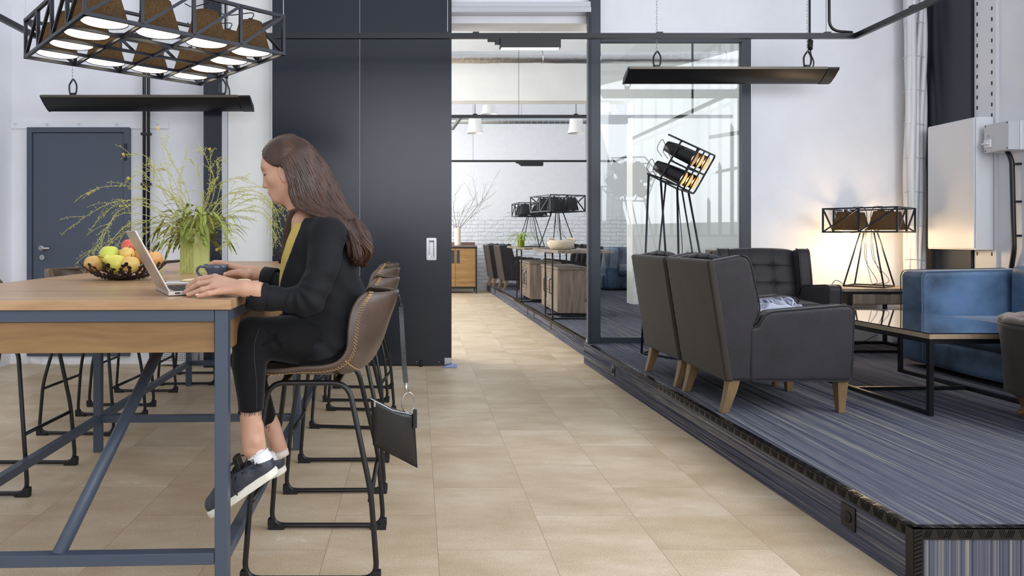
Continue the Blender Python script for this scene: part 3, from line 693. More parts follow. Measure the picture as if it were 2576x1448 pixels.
for z in (z0-.10, 1.42, 1.16):
    mb = MB(); mb.box((4.552, 5.292, z-.008), (4.60, 5.330, z+.008)); mb.build('clamp', M_black, pp, off=pp.location, bevel=.002)
# sockets in the side of the platform
def side_x(y): return 1.635+(1.52-1.635)*(y-2.29)/(WY-2.29)
for y, lab in ((2.62, 'black power socket on the platform side nearest the camera'), (5.48, 'black power socket on the platform side near the steel post')):
    x = side_x(y); g = rooted('power_socket', lab, 'socket', (x, y, .1), 'sockets in the platform side')
    mb = MB(); mb.box((x-.006, y-.042, .055), (x+.002, y+.042, .142)); mb.build('cover_plate', M_black, g, off=g.location, bevel=.002)
    mb = MB(); Mx = Matrix.Rotation(PI/2, 3, 'Y'); mb.lathe([(.021,-.010),(.021,-.006),(.018,-.005),(.017,-.0095),(.0,-.0095)][::-1], (x, y, .097), 20, Mx); mb.build('outlet', M_rubber, g, off=g.location, smooth=True)
for y in (8.3, 9.4, 9.9, 13.6):
    x = 1.615+(1.50-1.615)*(y-6.4)/8.6; mb = MB(); mb.box((x-.006, y-.042, .045), (x+.001, y+.042, .13))
    single(mb, 'power_socket', M_black, {8.3:'small black socket on the far platform side, nearest of four beyond the steel post', 9.4:'small black socket on the far platform side, near one of the middle pair', 9.9:'small black socket on the far platform side, far one of the middle pair', 13.6:'small black socket at the far end of the platform side by the sideboard'}[y], 'socket', 'sockets in the far platform side', bevel=.002)
# blue door wedge
c = at(1130, 919, 6.17); mb = MB()
mb.prism([(-.07, 0), (.065, 0), (.065, .03), (.04, .028)], lambda a, b, t: (c.x+a, 6.12+t, b+.001), 0, .045)
single(mb, 'door_wedge', mat('pale_blue_rubber', srgb(150, 165, 215), .5), 'pale blue rubber wedge under the corner of the dark sliding door', 'door wedge', bevel=.004)
# ------------------------------------------------------------------ ceiling-hung track, heaters, chandelier
RZ = 2.79
tr_ = rooted('lighting_track', 'long black lighting track hung in a rectangle across the front room', 'lighting track', (0, 5.67, RZ))
tp = [(-3.12, 1.0, RZ), (-3.12, 5.68, RZ), (3.58, 5.68, RZ), (3.58, 1.0, RZ)]
mb = MB()
for a, b in ((0,1),(1,2),(2,3)): mb.bar(tp[a], tp[b], .034, .042)
mb.build('rail', M_blacktrk, tr_, off=tr_.location)
mb = MB()
for px in (1126, 1197, 1659, 2081): 
    x = xw(px, 5.68); mb.box((x-.025, 5.665, RZ+.021), (x+.025, 5.695, RZ+.032))
mb.box((3.565, 5.0, RZ+.021), (3.595, 5.05, RZ+.032)); mb.build('hanger_clip', M_blacktrk, tr_, off=tr_.location)
mb = MB()
for px in (1126, 2078): x = xw(px, 5.68); mb.tube([(x, 5.68, RZ+.02), (x, 5.68, H0)], .0035, 6)
mb.tube([(3.58, 5.02, RZ+.02), (3.58, 5.02, H0)], .002, 5); mb.build('suspension_wire', M_chrome, tr_, off=tr_.location)
x = xw(2080, 5.68); mb = MB(); mb.tube(fillet([(3.55, 5.68, RZ+.03), (x+.02, 5.68, RZ+.045), (x+.01, 5.68, H0)], .10, 8), .011, 10); mb.build('feed_cable', M_black, tr_, off=tr_.location, smooth=True)
def track_light(name, label, px0, px1, py0, py1, d, lit=True, group=None, adapter=True):
    a, b = at(px0, py0, d), at(px1, py1, d)
    t = rooted(name, label, 'track light', ((a.x+b.x)/2, d, a.z), group)
    mb = MB(); mb.box((a.x, d-.035, b.z), (b.x, d+.035, a.z)); mb.build('housing', M_blacktrk, t, off=t.location, bevel=.003)
    mb = MB(); mb.box((a.x+.012, d-.028, b.z-.004), (b.x-.012, d+.028, b.z-.0005)); mb.build('light_strip', M_led if lit else M_blacktrk, t, off=t.location)
    if adapter:
        mb = MB(); w_ = (b.x-a.x)*.2; mb.box((a.x-w_, d-.016, a.z-.022), (a.x-.001, d+.016, a.z+.012)); mb.box((a.x-w_*.4, d-.016, a.z-.045), (a.x-.001, d+.016, a.z-.02)); mb.build('adapter', M_blacktrk, t, off=t.location, bevel=.002)
    return t
track_light('track_light', 'lit black linear lamp on the front track above the passage', 1257, 1409, 98, 122, 5.68)
def heater(label, pa, pb, d, cable_left):
    """radiant panel: pa, pb = left and right top pixel corners"""
    a, b = at(pa[0], pa[1], d), at(pb[0], pb[1], d)
    t = rooted('radiant_heater', label, 'heater', ((a.x+b.x)/2, d, a.z), 'radiant heaters hung on chains')
    prof = [(0,0),(.015,.006),(.15,-.055),(.165,-.085),(.17,-.10),(.155,-.108),(.12,-.10),(.06,-.062),(.015,-.025),(0,-.012)]
    def put(x0, x1, pr, nm, m):
        mb = MB(); mb.prism(pr, lambda u, v, q: (x0+(x1-x0)*q, d+u, a.z+v), 0, 1); mb.build(nm, m, t, off=t.location, bevel=.003)
    put(a.x, b.x-.10, prof, 'heating_panel', M_black)
    put(b.x-.095, b.x, [(u*1.02, v*1.02) for u, v in prof], 'end_box', M_black)
    put(a.x-.008, a.x-.001, [(u*1.04-.002, v*1.06+.002) for u, v in prof], 'end_cap', M_post)
    put(a.x, b.x-.10, [(-.004,.002),(.016,.010),(.016,.007),(0,-.0),(0,-.014),(-.004,-.016)], 'top_trim', mat('bronze_trim', srgb(96, 90, 80), .35, metal=.7))
    for k, fx in enumerate((.14, .86)):
        x = a.x+(b.x-a.x)*fx; mb = MB(); top = Vector((x, d+.05, a.z+.16))
        R = [(x-.012, d+.06, a.z-.01), (x+.03, d+.05, a.z+.03), (x+.035, d+.05, a.z+.10), (x+.005, d+.05, a.z+.155), (x-.03, d+.05, a.z+.10), (x-.028, d+.05, a.z+.04)]
        mb.tube(fillet(R, .02, 3, True), .007, 6, closed=True); mb.box((x-.02, d+.035, a.z-.015), (x+.02, d+.065, a.z+.03)); mb.build('bracket', M_black, t, off=t.location, smooth=False)
        mb = MB(); z = a.z+.14; j = 0
        while z < H0-.05:
            pts = [(x+.006*math.cos(q)*(1 if j%2 else .25), d+.05+.006*math.cos(q)*(.25 if j%2 else 1), z+.016*math.sin(q)) for q in [2*PI*i/8 for i in range(8)]]
            mb.tube(pts, .0016, 4, closed=True); z += .026; j += 1
        mb.build('chain', M_chrome, t, off=t.location)
    x = a.x+(b.x-a.x)*.875; mb = MB(); mb.tube(catmull([(x+.02, d+.08, a.z-.03), (x+.035, d+.06, a.z+.05), (x+.012, d+.06, a.z+.12), (x+.005, d+.06, a.z+.17)]), .006, 8)
    mb.tube([(x+.005, d+.06, a.z+.16), (x+.005, d+.06, a.z+.24)], [.018, .023], 12); mb.tube([(x+.003, d+.06, a.z+.24), (x, d+.06, a.z+.28), (x, d+.06, a.z+.33), (x, d+.06, H0)], [.016, .010, .009, .009], 10)
    mb.build('power_cable', M_black, t, off=t.location, smooth=True)
heater('long black radiant heater hanging left, under the big caged lamp', (102, 240), (628, 234), 5.86, False)
heater('long black radiant heater hanging right, above the grey armchairs', (1583, 169), (2113, 174), 5.86, False)

def cage(n, side, h, lit, m_frame=M_cage, r=.008, cross=True):
    """frame mesh builder local, bottom centre at origin"""
    mb = MB(); hs = side/2; c = side/n
    for z in (0, h):
        for i in (-1, 1):
            mb.bar((-hs-r, i*hs, z), (hs+r, i*hs, z), 2*r*.9); mb.bar((i*hs, -hs-r, z), (i*hs, hs+r, z), 2*r*.9)
    if cross:
        for k in range(1, n): 
            p = -hs+k*c; mb.bar((-hs, p, 0), (hs, p, 0), 2*r*.8); mb.bar((p, -hs, 0), (p, hs, 0), 2*r*.8)
    for k in range(n+1):
        p = -hs+k*c
        for i in (-1, 1):
            if True: mb.bar((p, i*hs, 0), (p, i*hs, h), 2*r*.9)
            if 0 < k < n: mb.bar((i*hs, p, 0), (i*hs, p, h), 2*r*.9)
    for k in range(n):
        a = -hs+k*c; b = a+c
        mb.bar((a, -hs, 0), (b, -hs, h), 2*r*.8); mb.bar((b, hs, 0), (a, hs, h), 2*r*.8)
        mb.bar((-hs, b, 0), (-hs, a, h), 2*r*.8); mb.bar((hs, a, 0), (hs, b, h), 2*r*.8)
    return mb
def shade_part(root, x, y, z0, h, rb, rt, lit, energy, disc=True, open_=False):
    mb = MB(); mb.lathe([(rb, z0), (rb*.985, z0+.012), (rt, z0+h), (rt*.2, z0+h+.001)], (x, y, 0), 28)
    mb.f.pop(0) if False else None
    # open bottom: drop the cap faces
    mb.f = [f for f in mb.f if len(f) == 4]
    sh = mb.build('lamp_shade', M_shade if lit else mat('black_lampshade', srgb(30, 31, 36), .8), root, smooth=True)
    mb = MB(); mb.tube([(x, y, z0+h-.01), (x, y, z0+h+.022)], .014, 10); mb.build('lamp_holder', M_black, sh, smooth=True)
    if disc:
        mb = MB(); mb.lathe([(0, z0+.004), (rb*.97, z0+.004), (rb*.97, z0+.008), (0, z0+.008)], (x, y, 0), 28); mb.build('diffuser', M_glow if lit else M_white, sh)
    else:
        mb = MB(); mb.ell((x, y, z0+h*.42), (.028,.028,.036), 12, 8); mb.build('light_bulb', M_bulb if lit else M_white, sh, smooth=True)
    if lit and energy:
        l = bpy.data.lights.new('lamp_light', 'POINT'); l.energy = energy; l.color = (1, .74, .42); l.shadow_soft_size = .03
        o = bpy.data.objects.new('lamp_light', l); COL.objects.link(o); o.location = (x, y, z0+h*.5); o.parent = sh
    return sh
def cord(root, pts, r=.0035, m=M_black, nm='cord'):
    mb = MB(); mb.tube(catmull(pts, 8), r, 6); return mb.build(nm, m, root, smooth=True)
# the big caged lamp over the table
CH = thing('chandelier', 'large black caged ceiling lamp with a ring of lit dark shades over the table', 'ceiling lamp', (-1.535, 4.045, 2.205), math.radians(42.3))
cs = 1.08; cage(4, cs, .215, True, r=.0098).build('frame', M_cage, CH)
cc = cs/4
for i in range(4):
    for j in range(4):
        if i in (0,3) or j in (0,3):
            x, y = -cs/2+cc*(i+.5), -cs/2+cc*(j+.5)
            shade_part(CH, x, y, .012, .172, .112, .064, True, 2.0)
            cord(CH, [(x, y, .195), (x*.97+.03, y*.97, .245), (x*.8, y*.8+.03, .235), (x*.6, y*.6, .26)], .003)
mb = MB(); mb.box((-cs/2, -.012, .21), (cs/2, .012, .225)); mb.box((-.06,-.06,.225),(.06,.06,.26)); mb.build('junction_bar', M_cage, CH)
pts = [(.012*math.cos(q*1.0)+.03*math.sin(q*.02), .012*math.sin(q), .26+q*.0016) for q in [k*.8 for k in range(1900)] if .26+q*.0016 < 2.7]
mb = MB(); mb.tube([(0,0,.24),(.01,.0,1.0),(0,0,2.9)], .014, 10); mb.build('power_cable', M_black, CH, smooth=True)
for a, b in ((-1,-1),(1,-1),(1,1),(-1,1)):
    mb = MB(); mb.tube([(a*cs/2, b*cs/2, .21), (a*cs/2, b*cs/2, 2.9)], .002, 5); mb.build('suspension_wire', M_chrome, CH)

def table_lamp(name, label, loc, rz, n, side, h, fz, lit, energy, base, group=None, wide=None):
    """caged lamp on four tapering legs. fz: height of cage bottom above base; base: half size of base frame"""
    t = thing(name, label, 'lamp', loc, math.radians(rz), group)
    cg = cage(n, side, h, lit, cross=False, r=.007); cg.build('frame', M_cage, t); c = side/n
    t2 = []
    for ch in [x for x in COL.objects if x.parent == t]: ch.location.z = fz
    for i in range(n):
        for j in range(n):
            s_ = shade_part(t, -side/2+c*(i+.5), -side/2+c*(j+.5), fz+.018, h*.78, c*.385, c*.24, lit, energy, disc=False)
    hub = .05
    for a in (-1, 1):
        for b in (-1, 1):
            mb = MB(); mb.tube([(a*base, b*base, .008), (a*hub, b*hub, fz)], .0065, 8); mb.build('leg', M_cage, t, smooth=True)
    mb = MB()
    for i in (-1, 1): mb.bar((-base, i*base, .006), (base, i*base, .006), .011); mb.bar((i*base, -base, .006), (i*base, base, .006), .011)
    mb.build('base_frame', M_cage, t)
    mb = MB(); mb.bar((-side/2, -hub, fz), (side/2, -hub, fz), .012); mb.bar((-side/2, hub, fz), (side/2, hub, fz), .012); mb.build('cross_bar', M_cage, t)
    for k in range(4):
        a = -1 if k % 2 else 1; b = -1 if k > 1 else 1
        cord(t, [(a*c*.5, b*c*.5, fz+h*.8), (a*c*.25, b*c*.3, fz+h+.02), (0, b*.02, fz+h*.9), (a*.01, b*.02, fz), (a*.02+.03, b*.03, fz*.5), (base*.4+.02*k, -.04*k, .05), (-base*.2*k*.4, -.03, .02)], .0022)
    return t

# ------------------------------------------------------------------ the long oak table
TR = thing('dining_table', 'long oak-topped counter table with a slate blue steel frame', 'table', (-.575, 2.108, 0), math.radians(2.0))
TW, TL, TZ = 1.10, 3.36, .961
for x in (-TW, -.04):
    for y in (0, 1.645, 3.30):
        mb = MB(); mb.box((x, y, 0), (x+.04, y+.04, TZ-.031)); mb.build('leg', M_tsteel, TR, bevel=.003)
mb = MB(); mb.box((-TW-.012, -.010, TZ-.030), (.012, TL+.01, TZ)); mb.build('tabletop', M_oak, TR, bevel=.0015)
mb = MB()
for y in (.0, 3.302): mb.box((-TW+.041, y, TZ-.067), (-.041, y+.038, TZ-.031))
for x in (-TW+.001, -.039):
    for y0, y1 in ((.041, 1.644), (1.686, 3.299)): mb.box((x, y0, TZ-.067), (x+.038, y1, TZ-.031))
mb.build('top_rail', M_tsteel, TR, bevel=.002)
mb = MB()
for x0_, x1_, y0, y1 in ((-TW+.03, -.043, .012, .034), (-TW+.03, -.043, 3.31, 3.33)): mb.box((x0_, y0, TZ-.162), (x1_, y1, TZ-.068))
for x0_ in (-TW+.008, -.032):
    mb.box((x0_, .06, TZ-.162), (x0_+.022, 3.28, TZ-.068))
mb.build('apron', M_oak2, TR, bevel=.0015)
zs0, zs1 = .157, .193
for y in (.001, 1.646, 3.301): mb = MB(); mb.box((-TW+.041, y, zs0), (-.041, y+.038, zs1)); mb.build('cross_stretcher', M_tsteel, TR, bevel=.0025)
for x in (-TW+.001, -.039):
    for y0, y1 in ((.041, 1.644), (1.686, 3.299)): mb = MB(); mb.box((x, y0, zs0), (x+.038, y1, zs1)); mb.build('side_stretcher', M_tsteel, TR, bevel=.0025)
mb = MB(); mb.bar((-.42, .04, .915), (-.42, 3.3, .915), .04); mb.build('centre_beam', M_tsteel, TR)
for y0, y1 in ((.02, 1.02), (3.32, 2.3)):
    mb = MB(); mb.tube([(-.515, y0, zs1-.01), (-.42, y1, .90)], .021, 20); mb.build('brace', M_tsteel, TR, smooth=True)

# ------------------------------------------------------------------ bucket stools
def make_stool():
    t = thing('counter_stool', 'x', 'stool')
    # local: faces -X, footprint .45 (x) by .43 (y)
    fl = MB()
    for s in (-1, 1):
        yb, yt = s*.215, s*.165
        pts = fillet([(-.15, yt, .655), (-.20, yb*.98, .30), (-.222, yb, .014), (.222, yb, .014), (.20, yb*.98, .30), (.12, yt, .655)], .055, 5, True)
        fl = MB(); fl.tube(pts, .0095, 10, closed=True); fl.build('side_frame', M_black, t, smooth=True)
    for x, z in ((-.197, .27), (.197, .27)):
        mb = MB(); mb.tube([(x, -.205, z), (x, .205, z)], .0085, 8); mb.build('footrest' if x < 0 else 'crossbar', M_black, t, smooth=True)
    for x in (-.10, .08):
        mb = MB(); mb.bar((x, -.165, .655), (x, .165, .655), .022, .010); mb.build('seat_support', M_black, t)
    for x in (-.20, .20):
        for s in (-1, 1):
            mb = MB(); mb.box((x-.032, s*.215-.014, 0), (x+.032, s*.215+.014, .020)); e = -1 if x < 0 else 1
            mb.box((x+e*.02-.014, s*.215-.013, .015), (x+e*.02+.014, s*.215+.013, .042)); mb.build('foot_pad', M_rubber, t, bevel=.003)
    # shell: side curve and half widths, u across
    prof = [(-.192, .680, .19, 0.010), (-.175, .687, .205, .014), (-.11, .683, .222, .022), (-.03, .676, .232, .040), (.05, .672, .236, .055), (.125, .676, .236, .080),
            (.185, .712, .232, .105), (.222, .778, .226, .122), (.246, .850, .214, .116), (.268, .91, .196, .100), (.276, .944, .17, .085), (.280, .952, .150, .080)]
    P = []; NU = 20; edgeL = []; edgeR = []
    for i, (x, z, hw, lift) in enumerate(prof):
        f = max(0.0, (i-3)/8.0)
        row = []
        for j in range(NU+1):
            u = -1+2*j/NU; a = abs(u)**2.4
            # on the seat the sides lift up; on the back they come forward
            row.append(Vector((x-lift*a*min(1, f*1.3)*1.15, u*hw, z+lift*a*(1-min(1, f))*1.0)))
        P.append(row)
    Q = []
    for j in range(NU+1): Q.append(catmull([P[i][j] for i in range(len(P))], 3))
    mb = MB(); mb.grid(Q); sh = mb.build('seat_shell', M_leather, t, smooth=True, solid=.016)
    sh.modifiers['solid'].offset = 0
    rim = Q[0]+[Q[j][-1] for j in range(1, NU)]+Q[-1][::-1]+[Q[j][0] for j in range(NU-1, 0, -1)]
    mb = MB(); mb.tube(rim, .0085, 8, closed=True); mb.build('rim', M_leather, sh, smooth=True)
    for jj in (0, NU):
        st = MB(); e = Q[jj]; inn = Q[2 if jj == 0 else NU-2]; s = -1 if jj == 0 else 1
        # zigzag thread a little inside the edge, on the outer face
        L = [(e[i]*.80+inn[i]*.20, e[i]*.52+inn[i]*.48) for i in range(len(e))]
        pts = []
        for i in range(len(L)-1):
            for k in range(2):
                f0 = k/2; pts.append(L[i][0].lerp(L[i+1][0], f0)); pts.append(L[i][1].lerp(L[i+1][1], f0+.25))
        off = []
        for i, p in enumerate(pts):
            k = min(len(e)-2, i//4); tn = e[k+1]-e[k]; ac_ = inn[k]-e[k]; nrm = tn.cross(ac_).normalized()
            if nrm.y*s < 0: nrm = -nrm
            off.append(p+nrm*.0108)
        st.tube(off[4:-2], .0012, 4); st.build('stitching', M_stitch, sh)
    # underside seam on the back of the bucket
    row = [Q[j][16] for j in range(NU+1)]
    st = MB(); st.tube([p+Vector((.0085, 0, -.004)) for p in row], .0015, 4); st.build('stitching', M_stitch, sh)
    return t
st0 = make_stool()
def put_stool(o, x, y, deg, label):
    o.location = (x, y, 0); o.rotation_euler = (0,0,math.radians(deg)); o['label'] = label; o['group'] = 'leather counter stools around the oak table'; return o
put_stool(st0, -.355, 2.53, 0, 'brown leather bucket stool the woman sits on, nearest the camera')
for x, y, dg, lab in ((-.372, 3.34, 1, 'brown leather bucket stool directly behind the one the woman sits on'),
                      (-.395, 4.38, -6, 'brown leather bucket stool on the woman\'s side, third from the camera'),
                      (-.42, 5.07, -2, 'brown leather bucket stool on the woman\'s side at the far end of the table'),
                      (-1.95, 3.30, 180, 'brown leather bucket stool across the table, cut by the left picture edge'),
                      (-1.97, 4.25, 178, 'brown leather bucket stool across the table, its back rising in front of the grey door'),
                      (-2.01, 4.94, 180, 'brown leather bucket stool across the table, behind the fruit bowl'),
                      (-2.0, 5.62, 182, 'brown leather bucket stool across the table, farthest from the camera')):
    if y == 5.62: x = -1.80
    put_stool(copy_tree(st0), x, y, dg, lab)

# ------------------------------------------------------------------ wing armchairs
def make_armchair():
    t = thing('wing_armchair', 'x', 'armchair')
    hw = .315; th = .085          # half width, side thickness; faces +X
    wing = [(-.322,.180),(-.420,.828),(-.25,.862),(-.215,.855),(-.195,.825),(-.150,.62),(-.145,.56),(-.155,.52),(-.178,.47),(-.19,.18)]
    arm = [(-.20,.18),(-.20,.47),(-.160,.475),(-.125,.535),(-.085,.556),(.31,.590),(.350,.585),(.368,.560),(.352,.180)]
    for s in (-1, 1):
        y0, y1 = (hw-th, hw) if s > 0 else (-hw, -hw+th)
        w_ = slab('wing', wing, y0+.004, y1, .018, M_charc, t)
        a_ = slab('armrest', arm, y0, y1+.002, .018, M_charc, t)
        yo = y1 if s > 0 else y0
        for nm, poly, par, rng in (('piping', wing, w_, (1, 10)), ('piping', arm, a_, (1, 9))):
            for yy in (y0+.008, y1-.004):
                cx_ = sum(p[0] for p in poly)/len(poly); cz_ = sum(p[1] for p in poly)/len(poly)
                inner = (yy == y1-.004) != (s > 0); sub_ = (poly[2:-1] if poly is wing else poly[2:-1]) if inner or poly is wing else poly
                mb = MB(); mb.tube(fillet([(p[0], yy, p[1]) for p in sub_], .03, 4, sub_ is poly), .0042, 6, closed=sub_ is poly); mb.build(nm, M_piping, par, smooth=True)
    # outer back
    bk = [(-.332,.178),(-.432,.822),(-.425,.834),(-.392,.838),(-.31,.30),(-.29,.178)]
    slab('outer_back', bk, -hw-.003, hw+.003, .012, M_taupe, t, vox=.008)
    # tufted inner back
    P = []; NU, NV = 36, 36; yy0, yy1 = -hw+th, hw-th
    btn = [(u, v) for v in (.36, .70) for u in (-.34, .34)]
    for i in range(NU+1):
        row = []
        for j in range(NV+1):
            u = -1+2*i/NU; v = j/NV
            x = -.225-.115*v; z = .40+.43*v; b = .035*(1-u**8)*(1-abs(2*v-1)**10)
            dd = min(((u-bu)**2*1.1+((v-bv)*2.2)**2) for bu, bv in btn); b -= .030*math.exp(-dd/.012)
            for bu in (-.34, .34): b -= .007*math.exp(-((u-bu)/.03)**2)
            for bv in (.36, .70): b -= .007*math.exp(-((v-bv)/.022)**2)
            row.append((x+b, yy0+(yy1-yy0)*i/NU, z+.012*(1-u*u)*v))
        P.append(row)
    mb = MB(); mb.grid(P); ib = mb.build('tufted_back', M_charc, t, smooth=True, solid=.03); ib.modifiers['solid'].offset = -1
    for bu, bv in btn:
        mb = MB(); mb.ell((-.225-.115*bv+.008, bu*(yy1-yy0)/2, .40+.43*bv), (.006,.011,.011), 10, 6); mb.build('button', M_charc, ib, smooth=True)
    q = SDF((-.24,-hw+th-.03,.28), (.42,hw-th+.03,.50), .012); q.box((.08, 0, .385), (.285, hw-th-.006, .062), .03); q.build('seat_cushion', M_charc, t)
    mb = MB(); mb.box((-.25, -hw+th-.01, .18), (.345, hw-th+.01, .335)); mb.build('seat_base', M_charc, t, bevel=.01)
    for x, e in ((-.285, -1), (.29, 1)):
        for s in (-1, 1):
            mb = MB(); y = s*(hw-.05)
            if e < 0:
                secs = [(-.275, .185, .030), (-.285, .13, .028), (-.305, .06, .023), (-.325, 0, .020)]
            else: secs = [(.315, .185, .030), (.315, .10, .024), (.315, 0, .017)]
            vs = []; 
            for (cx_, cz_, r) in secs: vs += [(cx_-r, y-r, cz_), (cx_+r, y-r, cz_), (cx_+r, y+r, cz_), (cx_-r, y+r, cz_)]
            n_ = len(secs); fs = [(3,2,1,0), tuple(4*(n_-1)+k for k in range(4))]+[(4*i+k, 4*i+(k+1)%4, 4*i+4+(k+1)%4, 4*i+4+k) for i in range(n_-1) for k in range(4)]
            mb.add(vs, fs); mb.build('leg', M_oakleg, t, bevel=.003)
    return t
ac = make_armchair()
def put(o, loc, deg, label, group=None, sc=None):
    o.location = loc; o.rotation_euler = (0,0,math.radians(deg)); o['label'] = label
    if group: o['group'] = group
    if sc: o.scale = sc
    return o
G1 = 'grey suede wing armchairs'
put(ac, (2.0, 4.075, hp), 0, 'charcoal suede wing armchair seen from the side, nearest on the platform', G1)
put(copy_tree(ac), (1.985, 4.735, hp), 1, 'charcoal wing armchair behind the nearest one, its back to the passage', G1)
put(copy_tree(ac), (2.92, 5.72, hp), -97, 'charcoal wing armchair facing the camera, buttoned back, beside the lit table lamp', G1, (1.0, 1.18, 1.0))
GF = 'dark wing armchairs in the far room'
put(copy_tree(ac), (1.93, 13.3, .16), 4, 'dark grey armchair in the far room, nearer one of the pair beside the sideboard', GF)
put(copy_tree(ac), (1.80, 14.05, .16), 4, 'dark grey armchair in the far room, farther one of the pair beside the sideboard', GF)
put(copy_tree(ac), (2.72, 12.0, .16), 175, 'dark grey armchair behind the woven bowl, nearer one of two', GF)
put(copy_tree(ac), (2.70, 12.7, .16), 178, 'dark grey armchair behind the woven bowl, farther one by the brick wall', GF)
# near right tub chair on cabriole legs
tc_ = thing('tub_chair', 'brown suede chair with curved wooden legs at the right picture edge', 'armchair', (3.12, 3.28, hp))
mb = MB(); P = []; NA, NV = 40, 16
for i in range(NA+1):
    an = PI/2+PI*.02+(PI*1.42-.1)*i/NA; row = []
    for j in range(NV+1):
        v = j/NV; rr = 1+.08*v**2
        row.append(Vector((.33*math.cos(an)*rr, .33*math.sin(an)*rr, .185+.385*v)))
    P.append(row)
Q = []
rx = lambda p, k: Vector((p.x*k, p.y*k, p.z))
mb.grid(P+[] ); ob = mb.build('outer_back', M_taupe, tc_, smooth=True, solid=.02)
P2 = [[Vector((p.x*(.90-.02*math.sin(PI*j/NV)), p.y*(.90-.02*math.sin(PI*j/NV)), p.z+.01)) for j, p in enumerate(r_)] for r_ in P]
M_tub = mat('brown_suede', srgb(96, 83, 75), .6, noise=.15, nscale=8, bump=.1, bscale=100, sheen=.2)
mb = MB(); mb.grid(P2); cb2 = mb.build('channelled_back', M_tub, tc_, smooth=True, solid=.03)
mb = MB(); nr = NA*4; mb.tube([P[0][NV].lerp(P[0][NV], 0)*0+Vector((P[i//4][NV].x*(1-(i%4)/4)+P[min(NA,i//4+1)][NV].x*(i%4)/4, P[i//4][NV].y*(1-(i%4)/4)+P[min(NA,i//4+1)][NV].y*(i%4)/4, 0))*.945+Vector((0,0,.585)) for i in range(nr+1)], [.020+.007*abs(math.sin(i*PI*11/nr)) for i in range(nr+1)], 10); mb.build('top_roll', M_tub, cb2, smooth=True)
mb = MB(); mb.tube([P[i][NV]+Vector((0,0,.004)) for i in range(NA+1)], .006, 6); mb.build('piping', M_piping, ob, smooth=True)
mb = MB(); mb.tube([P[i][0] for i in range(NA+1)], .006, 6); mb.build('piping', M_piping, ob, smooth=True)
q = SDF((-.36,-.36,.15),(.40,.36,.46),.014); q.box((.06,0,.25),(.23,.22,.075),.05); q.box((.07,0,.35),(.24,.22,.06),.04); q.build('seat_cushion', M_taupe, tc_)
for k, (x, y) in enumerate(((-.275,-.11),(-.12,.27),(.10,-.28),(.26,.12))):
    e = -1 if x < 0 else 1; e2 = -1 if y < 0 else 1
    mb = MB(); pts = catmull([(x, y, .20), (x+e*.028, y+e2*.014, .155), (x+e*.012, y+e2*.006, .09), (x+e*.006, y+e2*.003, .045), (x+e*.034, y+e2*.012, .014)], 5)
    rs = [.026,.028,.029,.029,.028,.026,.024,.022,.020,.019,.018,.0175,.017,.017,.018,.019,.020,.020,.019,.017,.012][:len(pts)]
    mb.tube(pts, rs, 12); mb.build('leg', M_dkwood, tc_, smooth=True)
tc_.rotation_euler = (0,0,math.radians(-8)); tc_.location = (3.325, 3.42, hp); tc_.scale = (1, 1, .915)

# ------------------------------------------------------------------ blue sofa along the right wall
sf = thing('sofa', 'deep blue velvet sofa with its far arm against the table lamp corner', 'sofa', (4.12, 4.3, hp))
X0, X1, Y0, Y1 = 3.68, 4.50, 2.75, 5.285
def soft(name, c, h, r, m=M_velvet, vox=.016, par=sf):
    q = SDF([c[i]-h[i]-.04 for i in range(3)], [c[i]+h[i]+.04 for i in range(3)], vox); q.box(c, h, r)
    q.D += .004*np.sin(q.X*9+q.Y*4)*np.cos(q.Z*8+q.Y*7)
    return q.build(name, m, par, off=par.location)
soft('sofa_base', ((X0+X1)/2, (Y0+Y1)/2-.02, hp+.04+.09), ((X1-X0)/2, (Y1-Y0)/2-.02, .095), .03)
soft('seat_cushion', (X0+.33, 4.45, hp+.31), (.34, .60, .085), .05)
soft('seat_cushion', (X0+.33, 3.22, hp+.31), (.34, .60, .085), .05)
soft('backrest', (X1-.07, (Y0+Y1)/2, hp+.45), (.07, (Y1-Y0)/2, .245), .05)
# the far arm: slanted front like the photo
am = [(X0-.005, .235), (X0-.012, .865), (X0+.01, .90), (X1-.02, .915), (X1-.02, .235)]
ar = slab('armrest', am, 5.055, 5.285, .03, M_velvet, sf, vox=.012, off=sf.location)
for yy in (5.06, 5.28):
    mb = MB(); mb.tube(fillet([(p[0], yy, p[1]) for p in am], .03, 4, True), .0035, 6, closed=True); mb.build('piping', M_piping if yy > 5.1 else mat('pale_blue_piping', srgb(84,112,146), .5), ar, off=sf.location, smooth=True)
soft('back_cushion', (X1-.17, 4.45, .76), (.05, .58, .19), .04)
mb = MB()
for x in (X0+.12, X1-.1):
    for y in (Y0+.15, Y1-.2): mb.box((x-.04, y-.04, hp), (x+.04, y+.04, hp+.05))
mb.build('foot', M_rubber, sf, off=sf.location)

